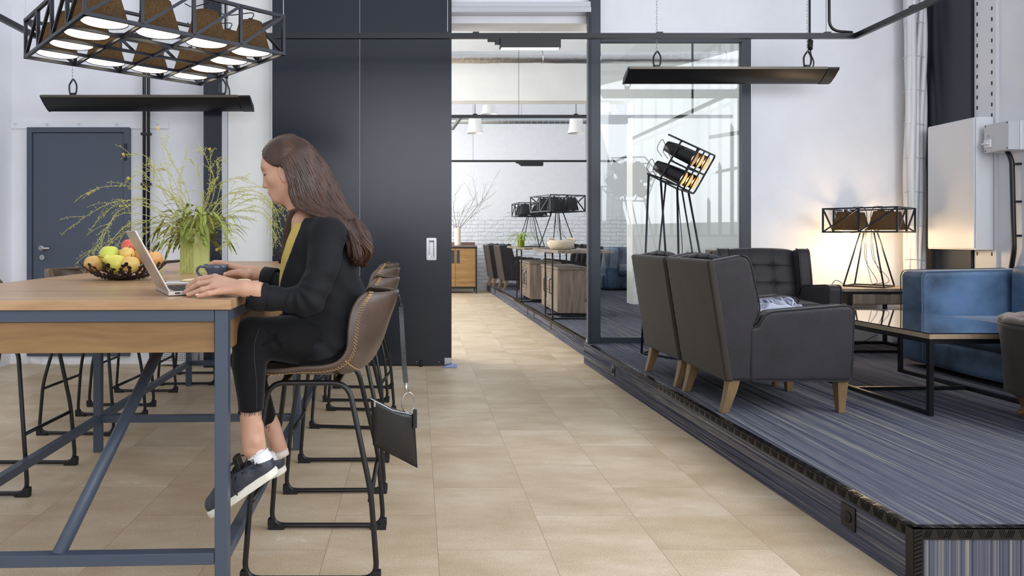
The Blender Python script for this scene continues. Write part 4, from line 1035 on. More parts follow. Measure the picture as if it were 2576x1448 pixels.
# ------------------------------------------------------------------ coffee table, side table
ct = thing('coffee_table', 'low coffee table with glass over wood and a thin black steel frame', 'coffee table', (3.1, 4.35, hp), math.radians(1.6))
hx, hy = .375, .615; ch_ = .445
mb = MB(); mb.box((-hx, -hy, ch_-.032), (hx, hy, ch_-.006)); mb.build('tabletop', mat('grey_oak_edge', srgb(150, 130, 108), .5, noise=.15, nscale=6, nstretch=(10,1,10)), ct, bevel=.002)
mb = MB(); mb.box((-hx+.002, -hy+.002, ch_-.0055), (hx-.002, hy-.002, ch_)); mb.build('glass_top', mat('dark_mirror_glass', srgb(30, 30, 34), .03, spec=1.0, coat=1), ct)
for x in (-hx+.012, hx-.012):
    for y in (-hy+.012, hy-.012):
        mb = MB(); mb.bar((x, y, 0), (x, y, ch_-.033), .024); mb.build('leg', M_black, ct)
mb = MB()
for x in (-hx+.012, hx-.012): mb.bar((x, -hy+.024, .012), (x, hy-.024, .012), .022); mb.bar((x, -hy+.024, ch_-.046), (x, hy-.024, ch_-.046), .022)
for y in (-hy+.012, hy-.012): mb.bar((-hx+.024, y, ch_-.046), (hx-.024, y, ch_-.046), .022)
mb.bar((-hx+.024, .02, .012), (hx-.024, .02, .012), .022); mb.build('base_frame', M_black, ct)
sd = thing('side_table', 'reclaimed wood side table with a drawer under the lit caged lamp', 'side table', (3.80, 6.01, hp))
mb = MB(); mb.box((-.42, -.26, .508), (.42, .26, .534)); mb.build('tabletop', M_reclaimtop, sd, bevel=.002)
mb = MB(); mb.box((-.20, -.235, .40), (.40, .235, .495)); mb.build('body', M_reclaim, sd)
mb = MB()
mb.prism([(-.19,.405),(.39,.405),(.39,.488),(.13,.488),(.115,.478),(.085,.478),(.07,.488),(-.19,.488)], lambda a, b, q: (a, q, b), -.247, -.236); mb.build('drawer', M_reclaim, sd, bevel=.0015)
mb = MB()
for x in (-.215, .40):
    for y in (-.24, .24): mb.bar((x, y, 0), (x, y, .508), .026)
    mb.bar((x, -.24, .013), (x, .24, .013), .024)
for y in (-.24, .24): mb.bar((-.215, y, .013), (.40, y, .013), .024)
mb.bar((-.215, -.24, .498), (.40, -.24, .498), .02); mb.build('frame', M_black, sd)
tl = table_lamp('table_lamp', 'lit black caged lamp with four dark shades on the side table', (3.90, 6.01, hp+.534), 42, 2, .545, .20, .470, True, 6.5, .15)
l = bpy.data.lights.new('lamp_glow', 'POINT'); l.energy = 20; l.color = (1,.70,.38); l.shadow_soft_size = .1
o = bpy.data.objects.new('lamp_glow', l); COL.objects.link(o); o.location = (0,0,.40); o.parent = tl
mb = MB(); mb.tube(catmull([(3.76,6.12,.73),(3.72,6.2,.76),(3.70,6.28,.60),(3.66,6.30,.3),(3.75,6.25,.20),(3.95,6.22,.205),(4.10,6.2,.28)],8), .003, 6)
pc_ = mb.build('power_cord', M_black, tl, off=tl.location, smooth=True); pc_.rotation_euler = (0,0,-tl.rotation_euler[2])
# tall wooden box behind the armchairs
mb = MB(); mb.box((2.60, 6.19, hp), (2.80, 6.285, zw(628, 6.15))); single(mb, 'wooden_pedestal', M_reclaim, 'small reclaimed wood pedestal between the glass and the buttoned armchair', 'pedestal', bevel=.004)

# ------------------------------------------------------------------ spot floor lamp
fl = thing('floor_lamp', 'tall black floor lamp with six spot cans in a tilted cage', 'floor lamp', (2.16, 5.62, hp), 0)
ft = Vector((2.16, 5.62, hp))
# cage axes: faces right-down; u across (three cans), v up the cage, w the way the cans point
cen = at(1716, 415, 5.62); u = Vector((.65, .755, -.06)).normalized()
w = Vector((.66, -.57, -.48)); w = (w-u*w.dot(u)).normalized(); v = u.cross(w).normalized()
if v.z < 0: v = -v
FR = Matrix((u, v, w)).transposed().to_4x4()
def L3(a, b, c): return cen-ft+u*a+v*b+w*c
mb = MB(); A, B_, C_ = .19, .172, .13
for cc_ in (-C_*.2, C_):
    mb.tube(fillet([L3(-A,-B_,cc_), L3(A,-B_,cc_), L3(A,B_,cc_), L3(-A,B_,cc_)], .03, 4, True), .0075, 8, closed=True)
for a in (-A*.33, A*.33): mb.tube([L3(a,-B_,C_), L3(a,B_,C_)], .006, 8)
mb.tube([L3(-A,0,C_), L3(A,0,C_)], .006, 8)
for a in (-A, A):
    for b in (-B_, 0, B_): mb.tube([L3(a,b,-C_*1.1 if b else -C_*.2), L3(a,b,C_)], .007, 8)
for b in (-B_, B_): mb.tube([L3(-A,b,-C_*1.1), L3(A,b,-C_*1.1)], .007, 8)
mb.build('cage', M_cage, fl, smooth=True)
RC = Matrix((u, v, w)).transposed()
for i in range(3):
    for j in range(2):
        c0 = L3(-A*.66+A*.66*i, -B_*.5+B_*j, 0)
        mb = MB(); mb.lathe([(.018,-.150),(.042,-.14),(.053,-.06),(.0575,.115)], c0, 24, RC); mb.f = mb.f[:-1]
        can = mb.build('spot_can', M_black, fl, smooth=True)
        mb = MB(); mb.lathe([(0,-.10),(.038,-.10),(.050,-.03),(.0555,.1145)], c0, 24, RC); mb.f = [f for f in mb.f if len(f) <= 4]; mb.build('lining', M_shadein, can, smooth=True)
        mb = MB(); bc = c0+w*.02; mb.ell(c0+w*.072, (.019,.019,.040), 12, 8, RC); mb.build('light_bulb', M_bulb if j == 0 or i else mat('dim_bulb', srgb(250,240,220), .3, emit=(1,.85,.6,1), estr=3), can, smooth=True)
        cord(can, [c0-w*.15, c0-w*.20+v*.03, c0-w*.20-v*.05, c0-w*.13-v*.09], .0025)
feet = [(1614, 5.66), (1700, 5.35), (1790, 5.75), (1680, 6.05)]
def fz(px, d): return Vector((xw(px, d), d, hp+.01))-ft
base = [fz(1614, 5.70), fz(1712, 5.42), fz(1806, 5.85), fz(1690, 6.12)]
tops = [L3(-A,-B_,-C_), L3(-A*.3,-B_,C_*.6), L3(A,-B_,C_*.6), L3(A*.3,-B_,-C_)]
for a, b in zip(base, tops):
    mb = MB(); mb.tube([a, b], .009, 8); mb.build('leg', M_cage, fl, smooth=True)
mb = MB(); mb.tube([base[0].lerp(base[1], .2)+Vector((0,0,.0)), tops[0].lerp(tops[1], .6)], .007, 8); mb.tube([base[2].lerp(base[1], .25), tops[2].lerp(tops[1], .6)], .007, 8)
mb.build('brace', M_cage, fl, smooth=True)
mb = MB(); mb.tube(fillet(base, .03, 4, True), .008, 8, closed=True); mb.build('base_frame', M_cage, fl, smooth=True)
cord(fl, [tops[1], tops[1]*.6+base[1]*.4+Vector((.03,0,0)), tops[1]*.3+base[1]*.7+Vector((-.03,0,0)), base[1]], .0035)

# ------------------------------------------------------------------ the far room
# ducts
dc = rooted('ventilation_duct', 'silver foil-wrapped duct running across high up behind the passage', 'duct', (2, 9.75, 3.67))
mb = MB(); mb.tube([(-2.05+i*.25, 9.75, 3.665+.004*math.sin(i*3.1)) for i in range(33)], [.083+.004*math.sin(i*5.3) for i in range(33)], 24); mb.build('pipe', M_duct, dc, off=dc.location, smooth=True)
mb = MB()
for x in (.3, 1.75, 2.55, 4.3): mb.tube([(x, 9.75+.088*math.cos(a), 3.665+.088*math.sin(a)) for a in [2*PI*i/20 for i in range(20)]], .004, 5, closed=True); mb.tube([(x,9.75,3.75),(x,9.75,4.36)], .004, 5)
mb.build('hanger', M_chrome, dc, off=dc.location)
dc = rooted('ventilation_duct', 'thinner galvanised spiral duct in the far room beyond the white beam', 'duct', (2, 13.4, 3.39))
mb = MB(); mb.tube([(-2.0, 13.4, 3.39), (6.0, 13.4, 3.39)], .065, 20); mb.build('pipe', M_spiro, dc, off=dc.location, smooth=True)
mb = MB()
for k in range(70): x = -1.9+k*.11; mb.tube([(x+.03*i/20, 13.4+.066*math.cos(2*PI*i/20), 3.39+.066*math.sin(2*PI*i/20)) for i in range(21)], .0025, 4)
mb.build('spiral_seam', M_greyp, dc, off=dc.location)
mb = MB()
for x in (.0, 2.0, 4.0): mb.tube([(x, 13.4, 3.4), (x, 13.2, 4.36)], .004, 5)
mb.build('hanger', M_chrome, dc, off=dc.location)
# tracks of the far room
ft2 = rooted('lighting_track', 'black lighting track crossing the far room in front of the white beam', 'lighting track', (1.5, 8.9, 2.7))
zt2 = zw(293, 8.9); mb = MB(); mb.bar((.20, 8.9, zt2), (4.03, 8.9, zt2), .034, .04); mb.bar((.56, 8.9, zt2), (.50, 9.9, zt2), .034, .04); mb.bar((3.45, 8.2, zw(345, 8.2)), (4.0, 7.0, zw(345,8.2)), .034,.04)
mb.build('rail', M_blacktrk, ft2, off=ft2.location)
mb = MB(); mb.tube([(xw(1742, 8.9), 8.9, zt2), (xw(1742, 8.9), 8.9, 4.36)], .014, 8); mb.tube([(xw(1305,8.9), 8.9, zt2), (xw(1305,8.9), 8.9, 4.36)], .003, 5); mb.build('suspension_wire', M_black, ft2, off=ft2.location)
track_light('track_light', 'unlit black linear lamp at the right end of the far room front track', 1512, 1578, 297, 311, 8.9, False)
ft3 = rooted('lighting_track', 'black lighting track low against the brick wall of the far room', 'lighting track', (1.5, 13.2, 2.6))
zt3 = zw(405, 13.2); mb = MB(); mb.bar((.2, 13.2, zt3), (xw(1550, 13.2), 13.2, zt3), .034, .038); mb.bar((xw(1550, 13.2), 13.2, zt3), (xw(1550, 13.2)+.02, 12.6, zt3+.02), .034, .038)
mb.build('rail', M_blacktrk, ft3, off=ft3.location)
mb = MB(); 
for px in (1190, 1474): mb.tube([(xw(px,13.2), 13.2, zt3), (xw(px,13.2), 13.2, 4.36)], .003, 5)
mb.build('suspension_wire', M_black, ft3, off=ft3.location)
track_light('track_light', 'small unlit black linear lamp on the far track by the brick wall', 1309, 1366, 408, 417, 13.2, False)
# bell pendants
HB = 4.36
def pendant(px, py0, py1, d, label):
    c = at(px, py0, d); zb = zw(py1, d); h = c.z-zb; t = rooted('pendant_lamp', label, 'pendant lamp', (c.x, d, zb), 'white glass bell pendants')
    R = 20.5*d/FOC
    mb = MB(); mb.lathe([(R, 0), (R*.99, h*.08), (R*.86, h*.35), (R*.80, h*.7), (R*.74, h), (R*.2, h*1.03)], (0,0,0), 24); mb.f = [f for f in mb.f if len(f) == 4]; mb.build('lamp_shade', M_porc, t, smooth=True)
    mb = MB(); mb.tube([(0,0,h), (0,0,h+.06)], .04, 12); mb.tube([(0,0,h+.05), (0,0,HB-zb)], .006, 6); mb.build('rod', M_blacktrk, t, smooth=True)
pendant(1195, 295, 335, 12.2, 'white bell pendant in the far room, lower left one near the sliding door')
pendant(1449, 295, 335, 12.2, 'white bell pendant in the far room, lower right one near the steel post')
pendant(1230, 262, 288, 13.9, 'white bell pendant in the far room, upper left one behind the track')
pendant(1532, 258, 285, 13.9, 'white bell pendant in the far room seen through the glass partition')
# sideboard
sbz = zw(617, 14.2)
sbd = thing('sideboard', 'golden wood sideboard with black frame against the far brick wall', 'sideboard', (xw(1200, 14.2)-.85, 14.45, 0))
W2 = .85
mb = MB(); mb.box((-W2+.02, -.24, .13), (W2-.02, .24, sbz-.035)); mb.build('body', M_mango, sbd)
mb = MB(); mb.box((-W2, -.26, sbz-.03), (W2, .26, sbz)); mb.build('tabletop', M_reclaimtop, sbd, bevel=.003)
mb = MB()
for x in (-W2+.012, W2-.012):
    for y in (-.25, .25): mb.bar((x, y, 0), (x, y, sbz-.03), .024)
for y in (-.25, .25): mb.bar((-W2, y, .115), (W2, y, .115), .03); mb.bar((-W2, y, sbz-.045), (W2, y, sbz-.045), .024)
mb.build('frame', M_black, sbd)
for k in range(4):
    x0_ = -W2+.03+k*(2*W2-.06)/4; x1_ = x0_+(2*W2-.06)/4-.006
    mb = MB(); mb.box((x0_, -.256, .14), (x1_, -.242, sbz-.065)); dr = mb.build('door', M_mango, sbd, bevel=.002)
    hxx = x0_+.05 if k % 2 else x1_-.05
    mb = MB(); mb.box((hxx-.028, -.268, sbz-.36), (hxx+.028, -.257, sbz-.10)); mb.build('handle', M_post, dr, bevel=.002)
vz = thing('vase', 'tall cream ribbed vase holding bare branches on the far sideboard', 'vase', (xw(1151, 14.3), 14.3, sbz))
mb = MB(); mb.lathe([(0,0)]+[(.065+.0015*(i%2), .36*i/30) for i in range(31)]+[(.055,.36),(.055,.05),(0,.05)], (0,0,0), 24); mb.build('body', mat('cream_ceramic', srgb(226, 214, 194), .5), vz, smooth=True)
br_ = MB(); random.seed(3)
def branch(p, d, L, r, lvl):
    pts = [p.copy()]; q = p.copy(); dd = d.copy()
    for i in range(6):
        dd = (dd+Vector((random.uniform(-.14,.14), random.uniform(-.14,.14), random.uniform(-.09,.09)))).normalized(); q = q+dd*L/6; pts.append(q.copy())
        if lvl < 2 and i > 0 and random.random() < .75:
            branch(q, (dd+Vector((random.uniform(-.9,.9), random.uniform(-.6,.6), random.uniform(-.3,.5)))).normalized(), L*.45, r*.55, lvl+1)
    br_.tube(pts, [r*(1-.12*i) for i in range(7)], 5)
for dx, L in ((.75, 1.0), (.45, .85), (1.1, .75), (-.4, .7), (-.8, .6), (.15, .5), (-.1,.7)): branch(Vector((0,0,.30)), Vector((dx, random.uniform(-.4,.2), 1)).normalized(), L, .006, 0)
br_.build('branches', mat('bare_twig', srgb(104, 84, 74), .8), vz, smooth=True)
mb = MB(); mb.box((xw(1128,14.35), 14.5, sbz), (xw(1195, 14.5), 14.62, sbz+.062)); single(mb, 'wooden_box', mat('red_brown_box', srgb(128, 96, 88), .6), 'low red-brown box standing behind the cream vase on the far sideboard', 'box', bevel=.003)
# the two high tables with storage cabinets beneath
def high_table(x0, x1, y0, y1, zt, legs, label):
    t = thing('high_table', label, 'high table', (x0, (y0+y1)/2, .16), 0, 'high wood tables in the far room')
    o = t.location
    mb = MB(); mb.box((x0, y0, zt-.035), (x1, y1, zt)); mb.build('tabletop', M_reclaimtop, t, off=o, bevel=.003)
    for xx in (x0+.04, x1-.05):
        mb = MB()
        for y in legs: mb.bar((xx, y, .16), (xx, y, zt-.036), .018)
        mb.bar((xx, legs[0], .17), (xx, legs[1], .17), .018); mb.bar((xx, legs[0], zt-.045), (xx, legs[1], zt-.045), .018); mb.build('leg_frame', M_black, t, off=o)
    for y in legs: mb = MB(); mb.bar((x0+.05, y, .17), (x1-.06, y, .17), .018); mb.build('floor_rail', M_black, t, off=o)
    return t
def storage(xc, yc, w_, d_, h, label, rz=0):
    t = thing('storage_cabinet', label, 'cabinet', (xc, yc, .16), math.radians(rz), 'reclaimed wood cabinets under the high tables')
    mb = MB(); mb.box((-w_/2, -d_/2, .05), (w_/2, d_/2, h-.032)); mb.build('body', M_reclaim, t, bevel=.003)
    mb = MB(); mb.box((-w_/2-.02, -d_/2-.02, h-.03), (w_/2+.02, d_/2+.02, h)); mb.build('top', M_reclaimtop, t, bevel=.003)
    mb = MB(); mb.bar((-w_/2+.04, -d_/2+.05, .02), (w_/2-.04, -d_/2+.05, .02), .04); mb.bar((-w_/2+.04, d_/2-.05, .02), (w_/2-.04, d_/2-.05, .02), .04); mb.build('skid', M_black, t)
    # front on -X: door, two drawers, door
    s1, s2 = -d_/2+d_*.36, -d_/2+d_*.64
    for a, b, sgn in ((-d_/2+.01, s1-.004, 1), (s2+.004, d_/2-.01, -1)):
        mb = MB(); mb.box((-w_/2-.014, a, .06), (-w_/2-.001, b, h-.04)); dr = mb.build('door', M_reclaim, t, bevel=.002)
        y = b-.035 if sgn > 0 else a+.035
        mb = MB(); mb.tube(fillet([(-w_/2-.014, y, h*.42), (-w_/2-.045, y, h*.44), (-w_/2-.045, y, h*.72), (-w_/2-.014, y, h*.74)], .015), .006, 6); mb.build('handle', M_black, dr, smooth=True)
        mb = MB(); mb.box((-w_/2-.0165, a+.004 if sgn < 0 else b-.06, h*.30), (-w_/2-.0145, a+.06 if sgn < 0 else b-.004, h*.84)); mb.build('strap_plate', M_post, dr)
    for z0_, z1_ in ((.06, h*.48), (h*.50, h-.04)):
        mb = MB(); mb.box((-w_/2-.014, s1, z0_), (-w_/2-.001, s2, z1_)); dr = mb.build('drawer', M_post if False else M_reclaim, t, bevel=.002)
        zc = (z0_+z1_)/2
        mb = MB(); mb.tube([(-w_/2-.02, (s1+s2)/2-.04, zc), (-w_/2-.03, (s1+s2)/2, zc-.006), (-w_/2-.02, (s1+s2)/2+.04, zc)], .006, 6); mb.build('handle', M_chrome, dr, smooth=True)
        mb = MB()
        for i in range(3):
            for zz_ in (z0_+.03, z1_-.03): mb.ell((-w_/2-.015, s1+(s2-s1)*(.2+.3*i), zz_), (.004,.006,.008), 6, 4)
        mb.build('rivet', M_black, dr)
    return t
high_table(1.585, 2.22, 7.85, 9.55, 1.0, (8.37, 8.84), 'high wood table on thin black frames, nearer one with the woven bowl')
high_table(1.545, 2.32, 10.05, 12.0, 1.0, (10.6, 11.08), 'high wood table on thin black frames, farther one with the spider plant')
storage(1.745+.19, 9.15, .38, 1.12, .615, 'reclaimed wood cabinet with doors and drawers under the nearer high table')
storage(1.71+.22, 11.0, .44, 1.0, .615, 'reclaimed wood cabinet with doors and drawers under the farther high table')
def lamp_far(loc, rz, label):
    return table_lamp('table_lamp', label, loc, rz, 2, .50, .20, .475, False, 0, .17, 'unlit caged lamps in the far room')
def lamp2(loc, rz, n1, label): return lamp_far(loc, rz, label)
lamp2((1.80, 8.95, 1.0), 20, 2, 'unlit black caged lamp on the nearer high table beside the woven bowl')
lamp2((1.78, 10.9, 1.0), 4, 2, 'unlit black caged lamp on the farther high table beside the spider plant')
bw = thing('woven_bowl', 'wide cream bowl with knotted handles on the nearer high table', 'bowl', (xw(1411, 8.35), 8.35, 1.0))
mb = MB(); mb.lathe([(0,.006),(.10,0),(.125,.01),(.155,.045),(.162,.085),(.163,.112),(.155,.114),(.150,.09),(.11,.03),(0,.025)], (0,0,0), 32); mb.build('body', mat('cream_felt', srgb(206, 194, 172), .8, noise=.12, nscale=10, bump=.3, bscale=40), bw, smooth=True)
for s_ in (-1, 1):
    mb = MB(); mb.tube(catmull([(s_*.165,-.04,.10),(s_*.15,-.03,.125),(s_*.12,.0,.132),(s_*.08,.02,.128),(s_*.13,.04,.112)],5), .011, 8); mb.build('handle', MATS['cream_felt'], bw, smooth=True)
sp = thing('spider_plant', 'spider plant with long arching leaves in a green pot on the farther high table', 'potted plant', (xw(1311, 10.35), 10.35, 1.0))
mb = MB(); mb.lathe([(0,0),(.042,0),(.056,.10),(.062,.10),(.064,.135),(.056,.135),(.054,.12),(0,.12)], (0,0,0), 20); mb.build('pot', mat('green_pot', srgb(128, 146, 48), .5), sp, smooth=True)
mb = MB(); random.seed(5)
for k in range(34):
    an = random.uniform(0, 2*PI); L = random.uniform(.18, .36); dx, dy_ = math.cos(an), math.sin(an)
    p0 = Vector((0,0,.12)); p1 = Vector((dx*L*.4, dy_*L*.4, .12+random.uniform(.08,.22))); p2 = Vector((dx*L, dy_*L, .12+random.uniform(-.11,.08)))
    b = bez(p0, p1, p2, 8); sd_ = Vector((-dy_, dx, 0)); P = []
    for i, p in enumerate(b): wd = .007*(math.sin(PI*min(1,(i+.8)/9.5)))+.0008; P.append([p-sd_*wd, p+Vector((0,0,-.002)), p+sd_*wd])
    mb.grid(P)
mb.build('leaves', mat('pale_green_leaf', srgb(150, 176, 96), .5), sp, smooth=True)
# blue sofa in the far room behind the glass
s2 = thing('sofa', 'dark blue velvet sofa in the far room seen through the glass partition', 'sofa', (3.9, 13.3, .16))
def soft2(nm, c, h, r): return soft(nm, c, h, r, par=s2, vox=.03)
soft2('sofa_base', (4.05, 13.3, .33), (.62, .42, .14), .05); soft2('armrest', (3.62, 13.3, .56), (.13, .44, .38), .06); soft2('backrest', (4.1, 13.62, .60), (.62, .14, .36), .07); soft2('seat_cushion', (4.15, 13.15, .53), (.45, .34, .10), .05)
# ------------------------------------------------------------------ things on the long table
TT = TZ
lp = thing('laptop', 'open silver laptop on the table corner under the woman\'s hand', 'laptop', (-.793, 2.215, TT))
o = lp.location; hu = Vector((-.176, .34, 0)).normalized(); hv = Vector((.34, .176, 0)).normalized(); up = Vector((0,0,1))
def LB(a, b, z): return hu*a+hv*b+up*z
M_alu = mat('laptop_aluminium', srgb(196, 186, 180), .32, metal=.6)
mb = MB(); bw_ = .322; bd = .224
def slab3(mb, a0, a1, b0, b1, z0, z1, z0b=None):
    z0b = z0 if z0b is None else z0b
    vs = [LB(a0,b0,z0), LB(a1,b0,z0), LB(a1,b1,z0b), LB(a0,b1,z0b), LB(a0,b0,z1), LB(a1,b0,z1), LB(a1,b1,z1 if z0b == z0 else z1), LB(a0,b1,z1)]
    mb.add(vs, [(0,3,2,1),(4,5,6,7),(0,1,5,4),(1,2,6,5),(2,3,7,6),(3,0,4,7)])
slab3(mb, 0, bw_, 0, bd, .0015, .015, .0075); base_ = mb.build('base', M_alu, lp, bevel=.002)
mb = MB()
for i in range(14):
    for j in range(5): slab3(mb, .022+i*.020, .022+i*.020+.0165, .022+j*.020, .022+j*.020+.0165, .015, .0165)
mb.build('keyboard', M_rubber, base_)
mb = MB(); slab3(mb, .10, .22, .135, .21, .0150, .0155); mb.build('trackpad', mat('trackpad_grey', srgb(176,168,162), .3), base_)
mb = MB(); slab3(mb, -.0006, .0002, .02, .036, .007, .012); slab3(mb, -.0006, .0002, .046, .060, .0075, .0115); mb.build('port', M_rubber, base_)
ld = Vector((-.102, 0, .200)); ldn = (hv*-.102+up*.196).normalized(); nn = hu.cross(ldn).normalized()
mb = MB(); Lh = .222
P0 = LB(0, .004, .013)
def LD(a, h, t): return P0+hu*a+ldn*h+nn*t
vs = [LD(a, h, t) for t in (-.003, .003) for a, h in ((0,0),(bw_,0),(bw_,Lh),(0,Lh))]
mb.add(vs, [(0,3,2,1),(4,5,6,7),(0,1,5,4),(1,2,6,5),(2,3,7,6),(3,0,4,7)]); lidp = mb.build('lid', M_alu, lp, bevel=.002)
sgn = 1 if nn.dot(hv) > 0 else -1
mb = MB(); mb.add([LD(a, h, sgn*.0034) for a, h in ((.01,.012),(bw_-.01,.012),(bw_-.01,Lh-.01),(.01,Lh-.01))], [(0,1,2,3)]); mb.build('screen', mat('dark_screen', srgb(20,22,28), .08, emit=srgb(150,160,175), estr=.25), lidp)
# phone
ph = thing('phone', 'white smartphone lying beside the laptop', 'phone', (xw(455, 2.83), 2.83, TT), math.radians(-4))
mb = MB(); mb.box((-.075,-.036,.0005), (.075,.036,.0085)); mb.build('body', M_white, ph, bevel=.003, seg=3)
mb = MB(); mb.box((-.068,-.032,.0086), (.068,.032,.0092)); mb.build('screen', mat('dark_mirror_glass', srgb(30,30,34), .03), ph)
# notebook under the cup
nb = thing('notebook', 'open notebook with cream pages lying under the cup', 'notebook', (xw(545, 2.98), 2.98, TT), math.radians(8))
mb = MB(); mb.box((-.15,-.105,.0005),(.15,.105,.004)); mb.build('cover', mat('dark_cover', srgb(40,34,34), .6), nb, bevel=.001)
mb = MB()
for sx_ in (-1, 1):
    P = [[(sx_*.146*i/8, -.10+.2*j/1, .004+.010*math.sin(PI*min(1,i/8+.08))**.7*(1-i/11)) for j in range(2)] for i in range(9)]
    mb.grid(P)
mb.build('pages', mat('cream_paper', srgb(236, 216, 178), .8), nb, solid=.002)
# cup with saucerless base
cupc = Vector((xw(545, 2.86), 2.86, TT+.016))
cu = thing('coffee_cup', 'dark blue-grey coffee cup held in the woman\'s right hand', 'cup', cupc)
mb = MB(); mb.lathe([(0,0),(.024,0),(.026,.004),(.036,.020),(.048,.042),(.0525,.062),(.0505,.062),(.046,.042),(.034,.022),(.0,.012)], (0,0,0), 32); cb_ = mb.build('cup_body', mat('slate_glaze', srgb(74, 80, 98), .15, coat=.5), cu, smooth=True)
mb = MB(); mb.lathe([(0,.052),(.0485,.052),(.0485,.0535),(0,.0535)], (0,0,0), 24); mb.build('coffee', mat('milk_foam', srgb(226, 206, 184), .5), cu)
mb = MB(); mb.tube(catmull([(-.047,-.004,.050),(-.066,-.006,.052),(-.078,-.008,.038),(-.070,-.006,.018),(-.050,-.004,.010),(-.036,-.002,.014)],5), .0052, 10); mb.build('handle', MATS['slate_glaze'], cu, smooth=True)
# vase with the wild bouquet
vd = 3.75; vx = xw(491, vd); vh = .235
va = thing('vase', 'angular lime green vase on the oak table', 'vase', (vx, vd, TT), math.radians(12))
mb = MB(); hexr = .083
pts = [(hexr*math.cos(a), hexr*.9*math.sin(a)) for a in [PI/6+k*PI/3 for k in range(6)]]
prof_ = []
for k in range(6):
    a, b = Vector(pts[k]), Vector(pts[(k+1)%6])
    if k in (3,):   # ribbed facet
        for i in range(9): p = a.lerp(b, i/9); nrm = Vector((p.x, p.y)).normalized(); prof_.append(tuple(p+nrm*(.0022 if i%2 else 0)))
    else: prof_.append(tuple(a))
mb.prism(prof_, lambda a, b, t: (a, b, t), .001, vh); mb.f = [f for f in mb.f if len(f) == 4 or min(f) < len(prof_)]
mb.f = [f for f in mb.f if not (len(f) > 4 and min(f) >= len(prof_))]
mb.build('vase_body', mat('lime_glaze', srgb(172, 176, 100), .42), va, solid=.004)
bq = thing('bouquet', 'wild spray of yellow-green seed stems and leaves in the lime vase', 'flowers', (vx, vd, TT+vh-.02))
random.seed(11)
stems = MB(); seeds = MB(); leaves = MB(); blooms = MB()
def octa(mb, p, r):
    mb.add([p+Vector(q)*r for q in ((1,0,0),(0,1,0),(-1,0,0),(0,-1,0),(0,0,1.3),(0,0,-1.3))], [(0,1,4),(1,2,4),(2,3,4),(3,0,4),(1,0,5),(2,1,5),(3,2,5),(0,3,5)])
def leaf(p, d, L, wd, droop=.3):
    d = d.normalized(); s_ = d.cross(Vector((0,0,1)));
    if s_.length < .1: s_ = Vector((1,0,0))
    s_.normalize(); P = []
    for i in range(7):
        t = i/6; q = p+d*L*t-Vector((0,0,droop*L*t*t)); ww = wd*math.sin(PI*min(1, t*.92+.06))**.8+.0004
        P.append([q-s_*ww+Vector((0,0,ww*.3)), q, q+s_*ww+Vector((0,0,ww*.3))])
    leaves.grid(P)
def seedrun(pts, i0, dens, r=.0022, spread=.013):
    for i in range(i0, len(pts)-1):
        for k in range(dens):
            p = pts[i].lerp(pts[i+1], random.random()); an = random.uniform(0, 2*PI)
            q = p+Vector((math.cos(an), math.sin(an), random.uniform(-.9,.9)))*random.uniform(.5,1)*spread
            stems.tube([p, q], .0006, 3, cap=False); octa(seeds, q, r*random.uniform(.7,1.25))
def P3(px, py, dd=0): return at(px, py, vd+dd)-bq.location
def spray(pxs, dd, r=.0016, side=7, dens=2, start=.4, sl=.12):
    n = len(pxs); pts = catmull([P3(x, y, dd*(i/(n-1))) for i, (x, y) in enumerate(pxs)], 7)
    stems.tube(pts, [r*(1.25-.75*i/len(pts)) for i in range(len(pts))], 5)
    seedrun(pts, int(len(pts)*start), dens)
    for k in range(side):
        i = random.randint(int(len(pts)*.3), len(pts)-3); d = (pts[i+1]-pts[i]).normalized()
        dv = (d+Vector((random.uniform(-.9,.9), random.uniform(-.6,.6), random.uniform(-.4,.8)))).normalized(); L = random.uniform(.4, 1)*sl
        sp_ = bez(pts[i], pts[i]+dv*L*.6, pts[i]+dv*L+Vector((0,0,-.25*L)), 6); stems.tube(sp_, .0009, 4); seedrun(sp_, 1, 1)
B0 = (488, 600)
